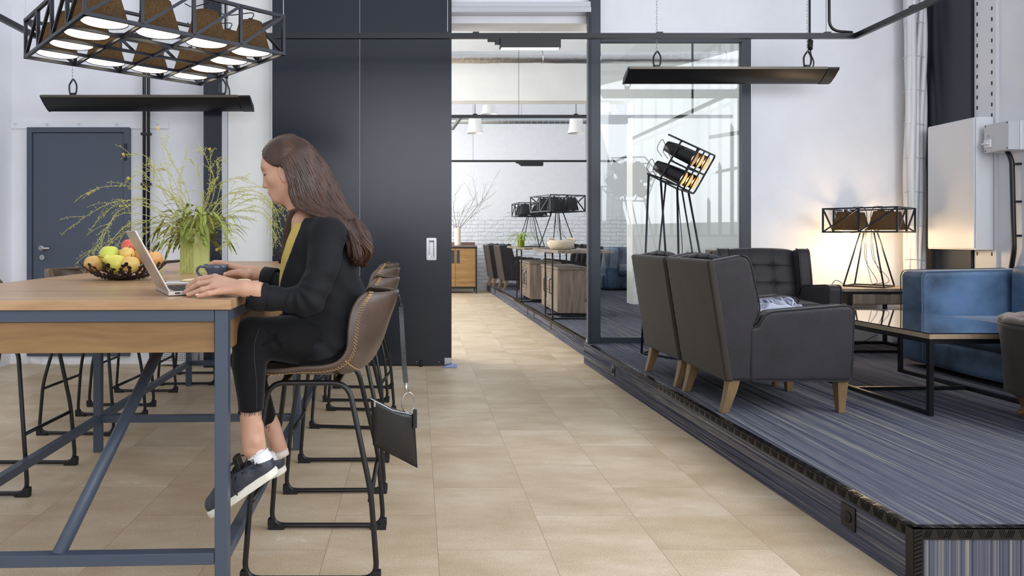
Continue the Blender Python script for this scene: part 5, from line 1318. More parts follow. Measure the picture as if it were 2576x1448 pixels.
main = [  # pixel paths followed by the real stems, with a depth lean
 ([B0,(440,500),(415,400),(398,322)], .10), ([B0,(470,480),(430,400),(410,360)], -.05), ([B0,(520,500),(530,430),(528,375)], .05), ([B0,(540,480),(520,400),(497,360)], .15),
 ([B0,(420,470),(370,395),(310,388)], .15), ([B0,(400,500),(340,470),(260,470),(222,487)], -.1), ([B0,(390,520),(300,505),(230,535),(177,573)], -.15),
 ([B0,(370,520),(300,530),(262,590),(228,650)], -.25), ([B0,(380,545),(300,540),(250,600),(232,655)], -.1), ([B0,(400,560),(330,560),(285,600),(262,640)], -.2),
 ([B0,(430,440),(380,430),(322,448)], .2), ([B0,(420,520),(350,500),(290,515),(240,560)], .1), ([B0,(560,500),(620,480),(660,490),(700,540)], .1),
 ([B0,(580,510),(640,490),(690,520),(712,590)], -.1), ([B0,(570,490),(630,470),(680,480),(715,530)], .2), ([B0,(560,540),(620,530),(670,545),(698,610)], -.15),
 ([B0,(590,520),(650,500),(700,545)], .0), ([B0,(580,540),(650,520),(690,560),(705,600)], .15), ([B0,(570,560),(580,580),(575,610),(545,628)], -.3),
 ([B0,(540,520),(560,460),(600,448),(625,450)], .1), ([B0,(430,600),(420,650),(400,690)], -.35), ([B0,(480,620),(470,660),(452,690)], -.3), ([B0,(500,620),(505,660),(490,690)], -.3),
 ([B0,(450,520),(400,470),(350,430)], 0), ([B0,(460,510),(455,440),(470,380)], .1), ([B0,(510,520),(500,440),(480,400)], -.1), ([B0,(440,560),(380,580),(330,610),(318,650)], -.2),
 ([B0,(430,540),(360,560),(310,590),(290,640)], -.1), ([B0,(450,580),(400,600),(370,640)], -.15), ([B0,(520,560),(560,520),(590,500),(640,505)], .2),
 ([B0,(400,530),(345,515),(300,520)], .2), ([B0,(535,470),(548,440),(545,400)], .1), ([B0,(420,500),(395,440),(372,405)], -.1)]
for pxs, dd in main: spray(pxs, dd)
for k in range(26):     # fill
    an = random.uniform(0, 2*PI); L = random.uniform(.12, .34); e = random.uniform(.0, .30)
    q = [Vector((0,0,-.02)), Vector((math.cos(an)*L*.4, math.sin(an)*L*.35, e*.8+.05)), Vector((math.cos(an)*L, math.sin(an)*L*.7, e-.03))]
    pts = bez(*q, 10); stems.tube(pts, .0015, 4); seedrun(pts, 4, 2)
for k in range(210):
    an = random.uniform(0, 2*PI); r = random.uniform(.02, .19)*(1.25 if abs(math.cos(an)) > .6 else .8); z = random.uniform(-.03, .15)-(.25*r if r > .1 else 0)
    p = Vector((math.cos(an)*r, math.sin(an)*r*.8, z)); leaf(p, Vector((math.cos(an)+random.uniform(-.5,.5), math.sin(an), random.uniform(-.9,.5))), random.uniform(.035,.095), random.uniform(.005,.013), random.uniform(.2,.8))
    if k % 2: stems.tube(bez((0,0,-.02), p*.5+Vector((0,0,.05)), p, 5), .0014, 4)
for px, py in ((398,322),(528,375),(310,388),(222,487),(545,628),(452,690),(322,448)):
    c = P3(px, py, 0)
    for k in range(5): an = k*2*PI/5; octa(blooms, c+Vector((math.cos(an), random.uniform(-.5,.5), math.sin(an)))*.005, .0035)
stems.build('stems', mat('stem_green', srgb(166, 166, 92), .6), bq); seeds.build('seed_pods', mat('seed_green', srgb(194, 188, 92), .5), bq)
leaves.build('leaves', mat('leaf_green', srgb(96, 118, 46), .5, col2=srgb(164, 170, 78), nscale=14), bq, smooth=True); blooms.build('yellow_buds', mat('yellow_bud', srgb(214, 190, 60), .5), bq)
# leafy wire bowl with fruit
fc = Vector((xw(312, 3.09), 3.09, TT))
fb = thing('fruit_bowl', 'dark metal bowl of leafy wire vines holding apples and pears', 'bowl', fc)
random.seed(21); vines = MB(); lfs = MB()
def bowl(t, an): r = .055+.125*t**.8+.0; return Vector((r*math.cos(an), r*math.sin(an), .008+.068*t**1.6))
for k in range(14):
    a0 = 2*PI*k/14
    for s_ in (-1, 1):
        pts = [bowl(t/14, a0+s_*(.55*math.sin(t/14*2.6)+t/14*.35)) for t in range(0, 15)]
        vines.tube(pts, .0022, 5)
        for t in range(2 + k % 2, 15, 2):
            c = bowl(t/14, a0+s_*(.55*math.sin(t/14*2.6)+t/14*.35)+random.uniform(-.07,.07)); an = math.atan2(c.y, c.x)
            nrm = Vector((math.cos(an)*.75, math.sin(an)*.75, -.65+.1*t/14)).normalized(); tt = Vector((-math.sin(an), math.cos(an), 0)); bb = nrm.cross(tt)
            if t > 12: nrm = Vector((math.cos(an)*.5, math.sin(an)*.5, -.86)).normalized()
            rl = random.uniform(.0075,.0105); ro = random.uniform(0, PI)
            d1_ = tt*math.cos(ro)+bb*math.sin(ro); d2_ = bb*math.cos(ro)-tt*math.sin(ro)
            ring = [c+nrm*.003+d1_*rl*1.15*math.cos(q)+d2_*rl*.8*math.sin(q) for q in [2*PI*i/10 for i in range(10)]]
            n0 = len(lfs.v); lfs.add(ring+[p-nrm*.0015 for p in ring], [tuple(range(10)), tuple(range(19,9,-1))]+[(i,(i+1)%10,10+(i+1)%10,10+i) for i in range(10)])
vines.tube([bowl(0, 2*PI*i/24) for i in range(24)], .003, 6, closed=True); vines.lathe([(0,.004),(.055,.004),(.055,.008),(0,.008)], (0,0,0), 20)
M_bowl = mat('dark_bronze', srgb(52, 36, 34), .4, metal=.5)
vines.build('wire_vines', M_bowl, fb, smooth=True); lfs.build('metal_leaves', M_bowl, fb)
fg = [('apple', (-.055,-.02,.115), .043, srgb(196,206,84), srgb(214,210,92), 'big green-yellow apple on top of the fruit bowl'),
      ('apple', (.012,.035,.150), .038, srgb(196,58,64), srgb(222,120,90), 'red apple at the back top of the fruit bowl'),
      ('pear', (.0,-.075,.075), .040, srgb(206,196,82), srgb(222,210,96), 'yellow pear at the front of the fruit bowl'),
      ('apple', (.028,-.03,.118), .032, srgb(226,190,104), srgb(214,170,96), 'small yellow apple beside the red one in the fruit bowl'),
      ('apple', (.075,.01,.11), .037, srgb(196,132,60), srgb(206,150,70), 'orange apple behind the laptop lid in the fruit bowl'),
      ('apple', (-.115,-.045,.075), .040, srgb(214,130,90), srgb(206,190,100), 'blushed apple at the left of the fruit bowl'),
      ('apple', (.135,.0,.095), .036, srgb(214,140,80), srgb(226,180,104), 'blushed apple at the right edge of the fruit bowl'),
      ('apple', (.065,-.085,.075), .038, srgb(216,200,96), srgb(222,160,110), 'pale apple at the front right of the fruit bowl'),
      ('apple', (-.10,.045,.080), .040, srgb(160,176,76), srgb(190,196,92), 'green apple at the back left of the fruit bowl'),
      ('apple', (-.025,.05,.105), .034, srgb(214,160,80), srgb(220,176,96), 'orange-yellow apple between the green and red apples')]
for i, (kd, p, r, c1, c2, lab) in enumerate(fg):
    f = thing(kd, lab, 'fruit', fc+Vector(p)-Vector((0,0,r)), random.uniform(0,6), 'fruit in the wire bowl')
    if kd == 'apple': pr = [(0,.12),(.35,.02),(.75,.18),(.98,.75),(.96,1.15),(.70,1.62),(.35,1.78),(.12,1.72),(0,1.60)]
    else: pr = [(0,.05),(.5,.03),(.95,.5),(1.0,.95),(.78,1.5),(.5,1.95),(.42,2.3),(.2,2.45),(0,2.42)]
    Mr = Matrix.Rotation(random.uniform(-.3,.3), 3, 'X') if kd == 'apple' else Matrix.Rotation(1.1, 3, 'Y')
    pp_ = catmull([(a, b, 0) for a, b in pr], 3)
    mb = MB(); mb.lathe([(max(0,q.x)*r, q.y*r-r) for q in pp_], (0,0,r), 20, Mr); mb.build('flesh', mat('fruit_skin_%d' % i, c1, .35, col2=c2, nscale=14), f, smooth=True)
    tp_ = Mr @ Vector((0,0,(.62 if kd == 'apple' else 1.42)*r)); mb = MB(); mb.tube([tp_+Vector((0,0,r)), tp_+Vector((.004,0,r))+(Mr @ Vector((.006,0,r*.5)))], .0015, 5); mb.build('stalk', mat('stalk_brown', srgb(70,46,34), .8), f)
# bag hanging by its strap from the stool back
BD = 2.50
bag = thing('handbag', 'flat black leather pouch bag hanging by its strap from the nearest stool back', 'bag', at(1000, 745, BD))
o = bag.location; M_bag = mat('black_bag_leather', srgb(24, 24, 27), .38, bump=.12, bscale=160)
mb = MB(); c_ = [at(933, 1000, BD-.10), at(1042, 1042, BD-.04), at(1050, 1176, BD-.02), at(938, 1118, BD-.08)]
NB = 14
for side in (0, 1):
    P = []
    for i in range(NB+1):
        row = []
        for j in range(NB+1):
            u_, v_ = i/NB, j/NB; p = c_[0].lerp(c_[1], u_).lerp(c_[3].lerp(c_[2], u_), v_)
            puff = (.022*math.sin(PI*u_)**.6*math.sin(PI*min(1, v_*.75+.25))**.7+.002)+.003*math.sin(u_*9+v_*5)*math.sin(PI*u_)
            sag = Vector((0,0,-.010*math.sin(PI*u_)*(1-v_)))
            row.append(p+sag+Vector((-.12, 1, 0)).normalized()*(puff if side else -puff))
        P.append(row)
    mb.grid(P if side else P[::-1])
body_ = mb.build('pouch', M_bag, bag, off=o, smooth=True, solid=.002)
mb = MB(); z0_ = c_[0].lerp(c_[1], .10); z1_ = c_[0].lerp(c_[1], .95)
mb.tube([c_[0]+Vector((0,-.02,.002)), c_[0].lerp(c_[1],.5)+Vector((0,-.024,-.008)), c_[1]+Vector((0,-.006,0))], .0009, 6); mb.box(z0_+Vector((-.003,-.030,-.018)), z0_+Vector((.003,-.027,.0))); mb.build('zip', M_chrome, bag, off=o)
mb = MB(); rc = at(1027, 1012, BD-.04); mb.tube([rc+Vector((.022*math.cos(q), .010*math.cos(q), .036*math.sin(q))) for q in [2*PI*i/24 for i in range(24)]], .0025, 8, closed=True); mb.build('ring', M_chrome, bag, off=o, smooth=True)
mb = MB(); k1 = at(1021, 962, BD-.04); mb.tube([k1, k1+Vector((0,0,-.022)), rc+Vector((0,0,.036))], .0045, 8); mb.build('snap_hook', M_chrome, bag, off=o, smooth=True)
def strap(pts, wd, nm):
    mb = MB(); P = []
    for i, p in enumerate(pts):
        t = (pts[min(i+1,len(pts)-1)]-pts[max(i-1,0)]).normalized(); s_ = Vector((1,.45,0)) if p.z < .9 else Vector((.3,1,0)); s_ = (s_-t*s_.dot(t)).normalized()
        P.append([p-s_*wd, p+s_*wd])
    mb.grid(P); return mb.build(nm, M_bag, bag, off=o, solid=.0025)
strap(catmull([at(968, 748, BD-.03), at(985, 741, BD-.01), at(1004, 744, BD), at(1009, 790, BD), at(1013, 860, BD-.02), at(1017, 920, BD-.03), at(1021, 962, BD-.04)], 6), .009, 'strap')
strap(catmull([at(970, 755, BD+.02), at(990, 742, BD+.02), at(1005, 750, BD+.03), at(1010, 830, BD+.02), at(1020, 960, BD-.03)], 6), .008, 'strap')
mb = MB(); a_ = c_[1]+Vector((.004,-.008,0)); mb.box(a_+Vector((-.008,-.006,-.045)), a_+Vector((.006,.004,.02))); mb.build('tab', M_bag, bag, off=o, bevel=.002)
# throw folded on the nearest armchair seat
q = SDF((1.78, 3.80, .55), (2.28, 4.32, .80), .008)
top_ = .765+.014*np.sin(q.X*30+q.Y*13)*np.cos(q.Y*25)+.010*np.sin(q.X*61)
q.D = np.maximum(q.Z-top_, .645-q.Z)*.7
q.D = np.maximum(q.D, q._b((2.00, 4.06, .70), (.19, .17, .10), .07))
th_ = thing('throw_blanket', 'light grey fringed throw crumpled on the nearest armchair seat', 'blanket', (2.02, 4.06, .64))
q.build('cloth', mat('grey_wool', srgb(168, 172, 188), .9, bump=.3, bscale=120), th_, off=th_.location)
mb = MB(); random.seed(4)
for k in range(22):
    x = 1.86+.016*k; p = Vector((x, 4.12+.03*math.sin(k), .775+.008*math.sin(k*2))); mb.tube(catmull([p, p+Vector((.015,-.03,.007*(1+math.sin(k*1.7)))), p+Vector((.02+.01*math.cos(k),-.06,.0)), p+Vector((.015,-.085,-.015))], 4), .006, 6)
mb.build('fringe', MATS['grey_wool'], th_, off=th_.location, smooth=True)
# ------------------------------------------------------------------ the seated woman
D0 = 2.50
pe = thing('person', 'seated woman in black blazer, yellow blouse and cropped black jeans typing on the laptop', 'person', (-.28, D0, .70))
PO = pe.location
M_skin = mat('skin', srgb(192, 148, 124), .5, noise=.04, nscale=12)
M_skin.node_tree.nodes['Principled BSDF'].inputs['Subsurface Weight'].default_value = .15
M_skin.node_tree.nodes['Principled BSDF'].inputs['Subsurface Radius'].default_value = (.02, .008, .004)
M_hair = mat('brown_hair', srgb(66, 43, 32), .40, noise=.45, nscale=30, nstretch=(1,1,.2))
M_blz = mat('black_blazer_cloth', srgb(13, 14, 20), .75, spec=.3, noise=.12, nscale=5, sheen=.04, bump=.1, bscale=300)
M_jean = mat('black_denim', srgb(9, 9, 12), .85, spec=.25, noise=.25, nscale=40, bump=.15, bscale=300, sheen=.15)
M_blouse = mat('mustard_blouse', srgb(192, 168, 84), .7, noise=.08, nscale=12, bump=.15, bscale=60)
# head in its own axes: u forward, y sideways, w up (metres)
HC = at(722, 425, D0); th = math.radians(16); K = 1.0
HM = Matrix(((-math.cos(th), 0, -math.sin(th)), (0, -1, 0), (-math.sin(th), 0, math.cos(th)))).to_4x4(); HM.translation = HC
def mm(*p): return tuple(c*.001 for c in p)
q = SDF(mm(-125,-95,-150), mm(125,95,125), .0022)
q.ell(mm(-12,0,24), mm(89,72,80)); q.ell(mm(24,0,-30), mm(54,57,76), .02); q.ell(mm(48,0,26), mm(34,50,38), .025)
q.ell(mm(58,0,-66), mm(24,29,28), .02); q.ell(mm(60,0,-92), mm(20,20,17), .018)
for s in (-1, 1):
    q.cap(mm(0,s*50,-58), mm(56,s*14,-94), .015, .012, .022)
    q.ell(mm(48,s*34,-26), mm(25,22,22), .022)
    q.cap(mm(72,s*8,23), mm(60,s*38,24), .011, .009, .016)
for s in (-1, 1): q.cut(q._e(mm(88,s*28,6), mm(15,14,8)), .016)
for s in (-1, 1): q.ell(mm(61.5,s*29,3), mm(14,14,13), .005)
q.cap(mm(72,0,14), mm(79,0,-34), .0085, .0120, .014); q.cap(mm(79,0,6), mm(90,0,-30), .0055, .0085, .010); q.ell(mm(93,0,-36.5), mm(9,8.5,7.5), .007)
for s in (-1, 1): q.ell(mm(84,s*9.5,-41), mm(9,6,6.5), .006)
q.cap(mm(80,-13,-66), mm(80,13,-66), .0042, .0042, .008); q.cap(mm(84,-5,-64), mm(84,5,-64), .0040, .0040, .007)
q.cap(mm(80,-10,-73.5), mm(80,10,-73.5), .0048, .0048, .008)
q.cut(q._c(mm(89,-20,-69), mm(89,20,-69), .0016, .0016), .004)
for s in (-1, 1): q.cut(q._e(mm(84,s*5,-45.5), mm(5,3,2.6)), .003)
for s in (-1, 1):   # ears
    q.ell(mm(8,s*67,-20), mm(14,6,27), .008, Matrix.Rotation(s*.25, 4, 'Z')); q.cut(q._e(mm(11,s*73,-17), mm(7,5,15)), .005); q.ell(mm(10,s*66,-44), mm(7,5,9), .006)
nb_ = HM.inverted() @ at(772, 566, D0)
q.cap(mm(-14,0,-55), tuple(nb_), .050, .056, .035)
Vh, Fh = q.mesh(); R = np.array(HM.to_3x3()); Vh = Vh@R.T+np.array(HC)
def seat_clear(q):
    sx_ = np.array([-.215,-.12,-.03,.05,.115,.165,.195,.222,.25,.262])-.355; sz_ = np.array([.680,.683,.676,.675,.690,.728,.785,.850,.91,.944])
    a_ = np.clip(abs(q.Y-2.53)/.236, 0, 1)**2.4; z = np.interp(q.X+.11*a_*np.clip((q.X+.38)/.2, 0, 1), sx_, sz_)+.016+.050*a_; q.D = np.where((q.X > -.49) & (abs(q.Y-D0) < .25), np.maximum(q.D, (z-q.Z)*.7), q.D)
def tri(px, py, d): return tuple(at(px, py, d))
# torso, arms, legs under the clothes, coarse
q = SDF((-.80, 2.20, .28), (-.02, 2.95, 1.26), .009)
q.chain([tri(770,560,D0), tri(800,640,D0), tri(818,740,D0), tri(838,860,D0)], [.05,.070,.078,.10], .04)
for s, d1_ in ((-1, 2.38), (1, 2.63)): q.cap(tri(780,580,D0), tri(815,596,d1_), .036, .034, .03)
# chest opening skin
q.chain([tri(768,562,D0), tri(764,605,D0), tri(764,660,D0)], [.034,.048,.060], .03)
elL, elR = tri(776,752,2.275), tri(768,745,2.74)
q.chain([tri(822,596,2.36), tri(804,688,2.31), elL], [.036,.032,.030], .02); q.chain([tri(840,605,2.66), elR], [.04,.036], .02)
# near leg crossed over
hipL, knL, anL = tri(845,868,2.42), tri(636,848,2.34), tri(634,1105,2.26)
hipR, knR, anR = tri(845,885,2.58), tri(625,905,2.60), tri(695,1105,2.57)
q.chain([hipL, knL], [.07,.048], .02); q.chain([knL, anL], [.040,.024], .01)
q.chain([hipR, knR], [.07,.046], .02); q.chain([knR, anR], [.038,.022], .01)
seat_clear(q)
Vb, Fb = q.mesh()
# lower legs fine: calf to ankle
q = SDF((-.72, 2.18, .28), (-.42, 2.70, .66), .0035)
q.chain([tri(632,1010,2.275), tri(631,1050,2.265), tri(631,1100,2.26), tri(634,1128,2.26)], [.034,.0345,.031,.032], .015)
q.ell(tri(644,1112,2.238), (.010,.008,.012), .018)
q.chain([tri(668,1040,2.58), tri(683,1070,2.575), tri(698,1112,2.57), tri(703,1130,2.57)], [.032,.032,.029,.030], .015); q.ell(tri(690,1110,2.55), (.011,.010,.014), .012)
q.cap(tri(654,1070,2.26), tri(662,1130,2.26), .010, .012, .02)
Vl, Fl = q.mesh()
# near (left) hand with forearm end
def P_(x, y, d): return np.array(at(x, y, d))
q = SDF(P_(455, 760, 2.30)-np.array((0,.18,.02)), P_(660, 670, 2.20)+np.array((0,.14,.03)), .0022)
q.lo  # bounds set
W1 = P_(640,729,2.20); W0 = P_(618,727,2.19)
q.chain([P_(700,748,2.24), W1, W0], [.033,.030,.026], 0)
mc = [P_(541,697,2.245), P_(537,708,2.215), P_(541,721,2.185), P_(551,733,2.16)]     # knuckles index..little
for i, m_ in enumerate(mc): q.cap(tuple(W0*.93+m_*.07+np.array((0,(1.5-i)*.005,.003))), tuple(m_), .0165, [.0115,.012,.0115,.0105][i], .016)
q.box(tuple((W0+mc[1]+mc[2])/3+np.array((-.006,.01,-.002))), (.040,.030,.012), .011, .014)
fing = [ [(mc[0]),P_(500,703,2.255),P_(484,712,2.26),P_(472,722,2.26)],
         [(mc[1]),P_(500,714,2.215),P_(482,724,2.218),P_(467,734,2.22)],
         [(mc[2]),P_(509,729,2.175),P_(492,735,2.178),P_(475,741,2.18)],
         [(mc[3]),P_(524,738,2.140),P_(511,742,2.138),P_(499,744,2.137)] ]
for i, f in enumerate(fing):
    r = [.0098,.0100,.0096,.0084][i]
    q.chain([tuple(p) for p in f], [r*1.10, r*1.04, r*.93, r*.80], .005)
    q.ell(tuple(f[1]), (r*1.02,r*1.08,r*1.05), .004)
q.chain([tuple(P_(592,716,2.235)), tuple(P_(556,722,2.285)), tuple(P_(533,730,2.30)), tuple(P_(514,735,2.30))], [.0155,.0135,.011,.009], .012)
Vn, Fn = q.mesh()
# far (right) hand closed round the cup
q = SDF(P_(515, 722, 2.86)-np.array((0,.14,.01)), P_(700, 645, 2.80)+np.array((0,.16,.01)), .0022)
W1 = P_(672,693,2.80); W0 = P_(640,686,2.82)
q.chain([P_(714,714,2.77), P_(690,701,2.785), W1, W0], [.024,.026,.026,.0245], 0)
mcr = [P_(581,668,2.855), P_(585,676,2.885), P_(590,686,2.905), P_(597,696,2.915)]
for i, m_ in enumerate(mcr): q.cap(tuple(W0), tuple(m_), .019, [.0115,.0115,.011,.010][i], .018)
fr_ = [[mcr[0],P_(556,660,2.875),P_(540,659,2.88),P_(527,665,2.885)], [mcr[1],P_(564,668,2.905),P_(548,670,2.92),P_(534,675,2.925)],
       [mcr[2],P_(566,681,2.93),P_(548,684,2.935),P_(535,688,2.93)], [mcr[3],P_(572,694,2.935),P_(557,697,2.935),P_(545,700,2.925)]]
for i, f in enumerate(fr_):
    r = [.0095,.0097,.0092,.0082][i]; q.chain([tuple(p) for p in f], [r*1.12, r*1.04, r*.93, r*.80], .005)
q.chain([tuple(P_(622,690,2.79)), tuple(P_(603,685,2.785)), tuple(P_(585,686,2.79)), tuple(P_(567,690,2.80))], [.0175,.0145,.0118,.0098], .014)
Vf, Ff = q.mesh()
Vs, Fs = [], []; k0 = 0
for V_, F_ in ((Vb,Fb),(Vh,Fh),(Vl,Fl),(Vn,Fn),(Vf,Ff)):
    Vs.append(V_); Fs.append(F_+k0); k0 += len(V_)
np_mesh(np.concatenate(Vs), np.concatenate(Fs), 'body', M_skin, pe, off=PO)
# nails
mb = MB()
for f in fing:
    d = Vector(f[3]-f[2]).normalized(); c = Vector(f[3])+Vector((0,-.004,.0052))+d*.003
    up_ = (Vector((0,-.6,.8))-d*d.dot(Vector((0,-.6,.8)))).normalized(); sd_ = d.cross(up_); mb.ell(c, (.006,.0045,.0014), 10, 6, Matrix((d, sd_, up_)).transposed())
d = Vector((-.9,-.2,0)).normalized(); mb.ell(at(566, 688, 2.79), (.006,.0015,.005), 10, 6)
mb.build('fingernails', mat('nail_pink', srgb(224, 178, 166), .25), pe, off=PO, smooth=True)
# face details
def hp_(*p): return HM @ Vector(mm(*p))
for s in (-1, 1):
    mb = MB(); mb.tube([hp_(84.5-(y-6)*.10-max(0,y-20)**2*.016, s*y, 25+2.5*math.sin((y-8)/30*PI)) for y in range(9, 44, 4)], [.0010,.0016,.0019,.0019,.0018,.0016,.0014,.0011,.0007], 6); mb.build('eyebrow', M_hair, pe, off=PO, smooth=True)
    mb = MB(); mb.tube([hp_(76.0-((y-28)**2)*.042+0, s*y, -1.5+(y-28)**2*.012) for y in range(17, 43, 3)], [.0005,.0009,.0011,.0013,.0013,.0013,.0012,.001,.0005], 6)
    for y in range(19, 42, 2): a_ = hp_(76.0-((y-28)**2)*.042, s*y, -1.5+(y-28)**2*.012); mb.tube([a_, a_+(HM.to_3x3() @ Vector((.0055, s*.0012, -.0035)))], [.0005,.0002], 4)
    mb.build('eyelash', mat('lash_black', srgb(30,22,20), .6), pe, off=PO)
q = SDF(mm(60,-26,-84), mm(96,26,-56), .0013)
q.cap(mm(81,-12,-66.3), mm(81,12,-66.3), .0048, .0048); q.cap(mm(84.8,-5,-64.6), mm(84.8,5,-64.6), .0044, .0044, .006); q.cap(mm(81.2,-9,-73.3), mm(81.2,9,-73.3), .0053, .0053, .003)
q.cut(q._c(mm(90,-20,-68.8), mm(90,20,-68.8), .0012, .0012), .003); q.build('lips', mat('lip_rose', srgb(178, 116, 104), .45), pe, off=PO, xf=HM)
mb = MB(); mb.tube(catmull([at(757,560,2.44), at(752,590,2.455), at(748,604,2.47), at(750,590,2.50), at(764,556,2.55)], 6), .0007, 4); mb.ell(at(752,592,2.452), (.004,.002,.005), 8, 6); mb.build('necklace', mat('gold', srgb(200,160,90), .3, metal=1), pe, off=PO)
# --- blouse
tor = [(540,790,.058,.075),(556,792,.075,.11),(580,794,.090,.140),(612,796,.112,.152),(650,801,.134,.158),(700,804,.145,.152),(750,810,.154,.150),(800,818,.150,.155),(850,830,.134,.192),(925,831,.130,.200)]  # py, centre px, half depth (x), half width (y)
def torso_field(q, grow):
    """distance-like field of the stacked ellipses"""
    zs = np.array([at(0, p[0], D0).z for p in tor])[::-1]; cx_ = np.array([at(p[1], 0, D0).x for p in tor])[::-1]
    rx_ = np.array([p[2] for p in tor])[::-1]+grow; ry_ = np.array([p[3] for p in tor])[::-1]+grow
    Z = q.Z; c = np.interp(Z, zs, cx_); rx = np.interp(Z, zs, rx_); ry = np.interp(Z, zs, ry_)
    X_ = q.X-c; Y_ = q.Y-D0; k = (abs(X_/rx)**2.3+abs(Y_/ry)**2.3)**(1/2.3); d = (k-1)*np.minimum(rx, ry)
    return np.maximum(d, np.maximum(Z-zs[-1], zs[0]-Z)), X_, Y_
q = SDF((-.56, 2.28, .70), (-.08, 2.72, 1.20), .0045)
d, X_, Y_ = torso_field(q, -.010); d = d+.004*np.abs(np.sin(q.Y*75+q.Z*9+2*np.sin(q.Z*14)))*np.clip(-X_*12, 0, 1)
q.un(d)
for s in (-1, 1): q.chain([tri(778,548,D0+s*.055), tri(748,560,D0+s*.045), tri(731,600,D0+s*.032), tri(714,650,D0+s*.018), tri(708,700,D0+s*.010), tri(707,730,D0+s*.006)], [.012,.011,.010,.009,.008,.008], .010)
q.chain([tri(778,550,D0-.05), tri(788,548,D0), tri(778,550,D0+.05)], [.014,.014,.014], .01)
# V opening down the chest
wv = np.interp(q.Z, [at(0,690,D0).z, at(0,620,D0).z, at(0,550,D0).z], [.0, .022, .045]); ff = (abs(Y_)-wv); q.D = np.maximum(q.D, -np.maximum(np.maximum(ff, X_+.02), -(q.Z-at(0,690,D0).z)))
nk = q._c(tri(772,566,D0), tri(735,500,D0), .050, .052); q.cut(nk, .006)
q.D = np.maximum(q.D, at(0,800,D0).z-q.Z)
q.build('blouse', M_blouse, pe, off=PO)
# --- blazer
q = SDF((-.66, 2.12, .66), (-.04, 2.92, 1.22), .0055)
d, X_, Y_ = torso_field(q, .008)
# drapery folds
def folds(q):
    a_ = np.sin(q.X*7+q.Z*11+1.3*np.sin(q.Z*9)+q.Y*5)
    f = np.abs(np.sin(q.X*17-q.Z*12+2.2*a_))**3*.007+np.abs(np.sin(q.X*9+q.Z*20-1.5*a_+1))**4*.006
    return f
d = d+folds(q)*.9-.003
q.un(d)
edge = np.interp(q.Z, [at(0,y,D0).z for y in (930, 840, 800, 724, 700, 654, 612, 563, 536)], [at(x,0,D0).x for x in (740, 736, 728, 714, 721, 739, 757, 775, 795)])
q.D = np.maximum(q.D, edge-q.X)
# hollow the front so the blouse shows behind the lapels
nk = q._c(tri(774,560,D0), tri(728,490,D0), .062, .062); q.cut(nk, .01)
for s in (-1, 1): q.cap(tri(800,572,D0+s*.09), tri(826,590,D0+s*.145), .050, .056, .03)
A0 = tri(826,592,2.350); A1 = tri(806,688,2.30); A2 = tri(778,755,2.27); A3 = tri(722,754,2.255); A4 = tri(672,750,2.235); A5 = tri(622,742,2.215)
B0_ = tri(842,612,2.655); B2_ = tri(775,745,2.73); B3_ = tri(660,697,2.79)
s1 = np.minimum(q._c(A0, A1, .060, .055), q._c(A1, A2, .055, .050)); s2 = np.minimum(q._c(A2, A3, .050, .043), np.minimum(q._c(A3, A4, .043, .041), q._c(A4, A5, .041, .042)))
h_ = np.maximum(.02-abs(s1-s2), 0)/.02; s1 = np.minimum(s1, s2)-h_*h_*.005
al = np.clip((q.X-at(640,0,2.22).x)/.10, 0, 1)
ic = tri(744,712,2.27); el = np.exp(-((q.X-A2[0]+.01)**2+(q.Z-A2[2]-.01)**2)/.010)
s1 = s1+(folds(q)*.7-.002)*al+el*.0045*np.sin(np.arctan2(q.Z-ic[2], q.X-ic[0])*10+q.X*20)*np.clip(np.sqrt((q.X-ic[0])**2+(q.Z-ic[2])**2)/.05, 0, 1)*al
q.un(s1, .028)
q.chain([B0_, B2_], [.056,.048], .03); q.chain([B2_, tri(720,718,2.77), B3_], [.048,.040,.038], .02)
cutL = (at(628,0,2.215).x-q.X); q.D = np.where(q.Y < 2.42, np.maximum(q.D, cutL), q.D)
cutR = (at(667,0,2.79).x-q.X); q.D = np.where((q.Y > 2.62), np.maximum(q.D, cutR), q.D)
# lap seam fold lines in the skirt of the jacket
seat_clear(q)
bl = q.build('blazer', M_blz, pe, off=PO)
for nm, c, a, rr in (('cuff', tri(628,742,2.217), A4, .0440), ('cuff', tri(666,697,2.79), tri(690,701,2.78), .0410)):
    c = Vector(c); a = Vector(a); d = (a-c).normalized(); up_ = d.orthogonal().normalized(); sd_ = d.cross(up_)
    mb = MB(); ring = lambda o_, r: [o_+up_*r*math.cos(t)+sd_*r*math.sin(t) for t in [2*PI*i/28 for i in range(28)]]
    R0, R1 = ring(c-d*.004, rr), ring(c+d*.050, rr+.001); n0 = 28
    mb.add(R0+R1, [(i,(i+1)%28,28+(i+1)%28,28+i) for i in range(28)]); mb.build(nm, M_blz, bl, off=PO, smooth=True, solid=.004)
# lapel edge
# --- jeans
q = SDF((-.74, 2.16, .36), (-.08, 2.76, .98), .005)
q.chain([hipL, tri(735,852,2.37), knL], [.092,.082,.066], .0); q.chain([knL, tri(627,920,2.30), tri(631,1000,2.272), tri(632,1032,2.265)], [.066,.056,.043,.040], .02)
q.chain([hipR, tri(735,885,2.60), knR], [.090,.076,.064], .02); q.chain([knR, tri(640,970,2.59), tri(672,1062,2.575)], [.060,.050,.038], .02)
q.ell(tri(835,875,D0), (.10,.17,.085), .05)
for (a, b) in (((665,830),(700,870)), ((655,868),(690,845))): q.cut(q._c(tri(a[0],a[1],2.285), tri(b[0],b[1],2.29), .002, .003), .016)
za = at(0,1032,2.265).z; q.D = np.where((q.Y < 2.47) & (q.Z < .70), np.maximum(q.D, za-q.Z), q.D)
n_ = Vector((at(672,1062,2.575)-at(640,970,2.59))).normalized(); p_ = at(672,1064,2.575)
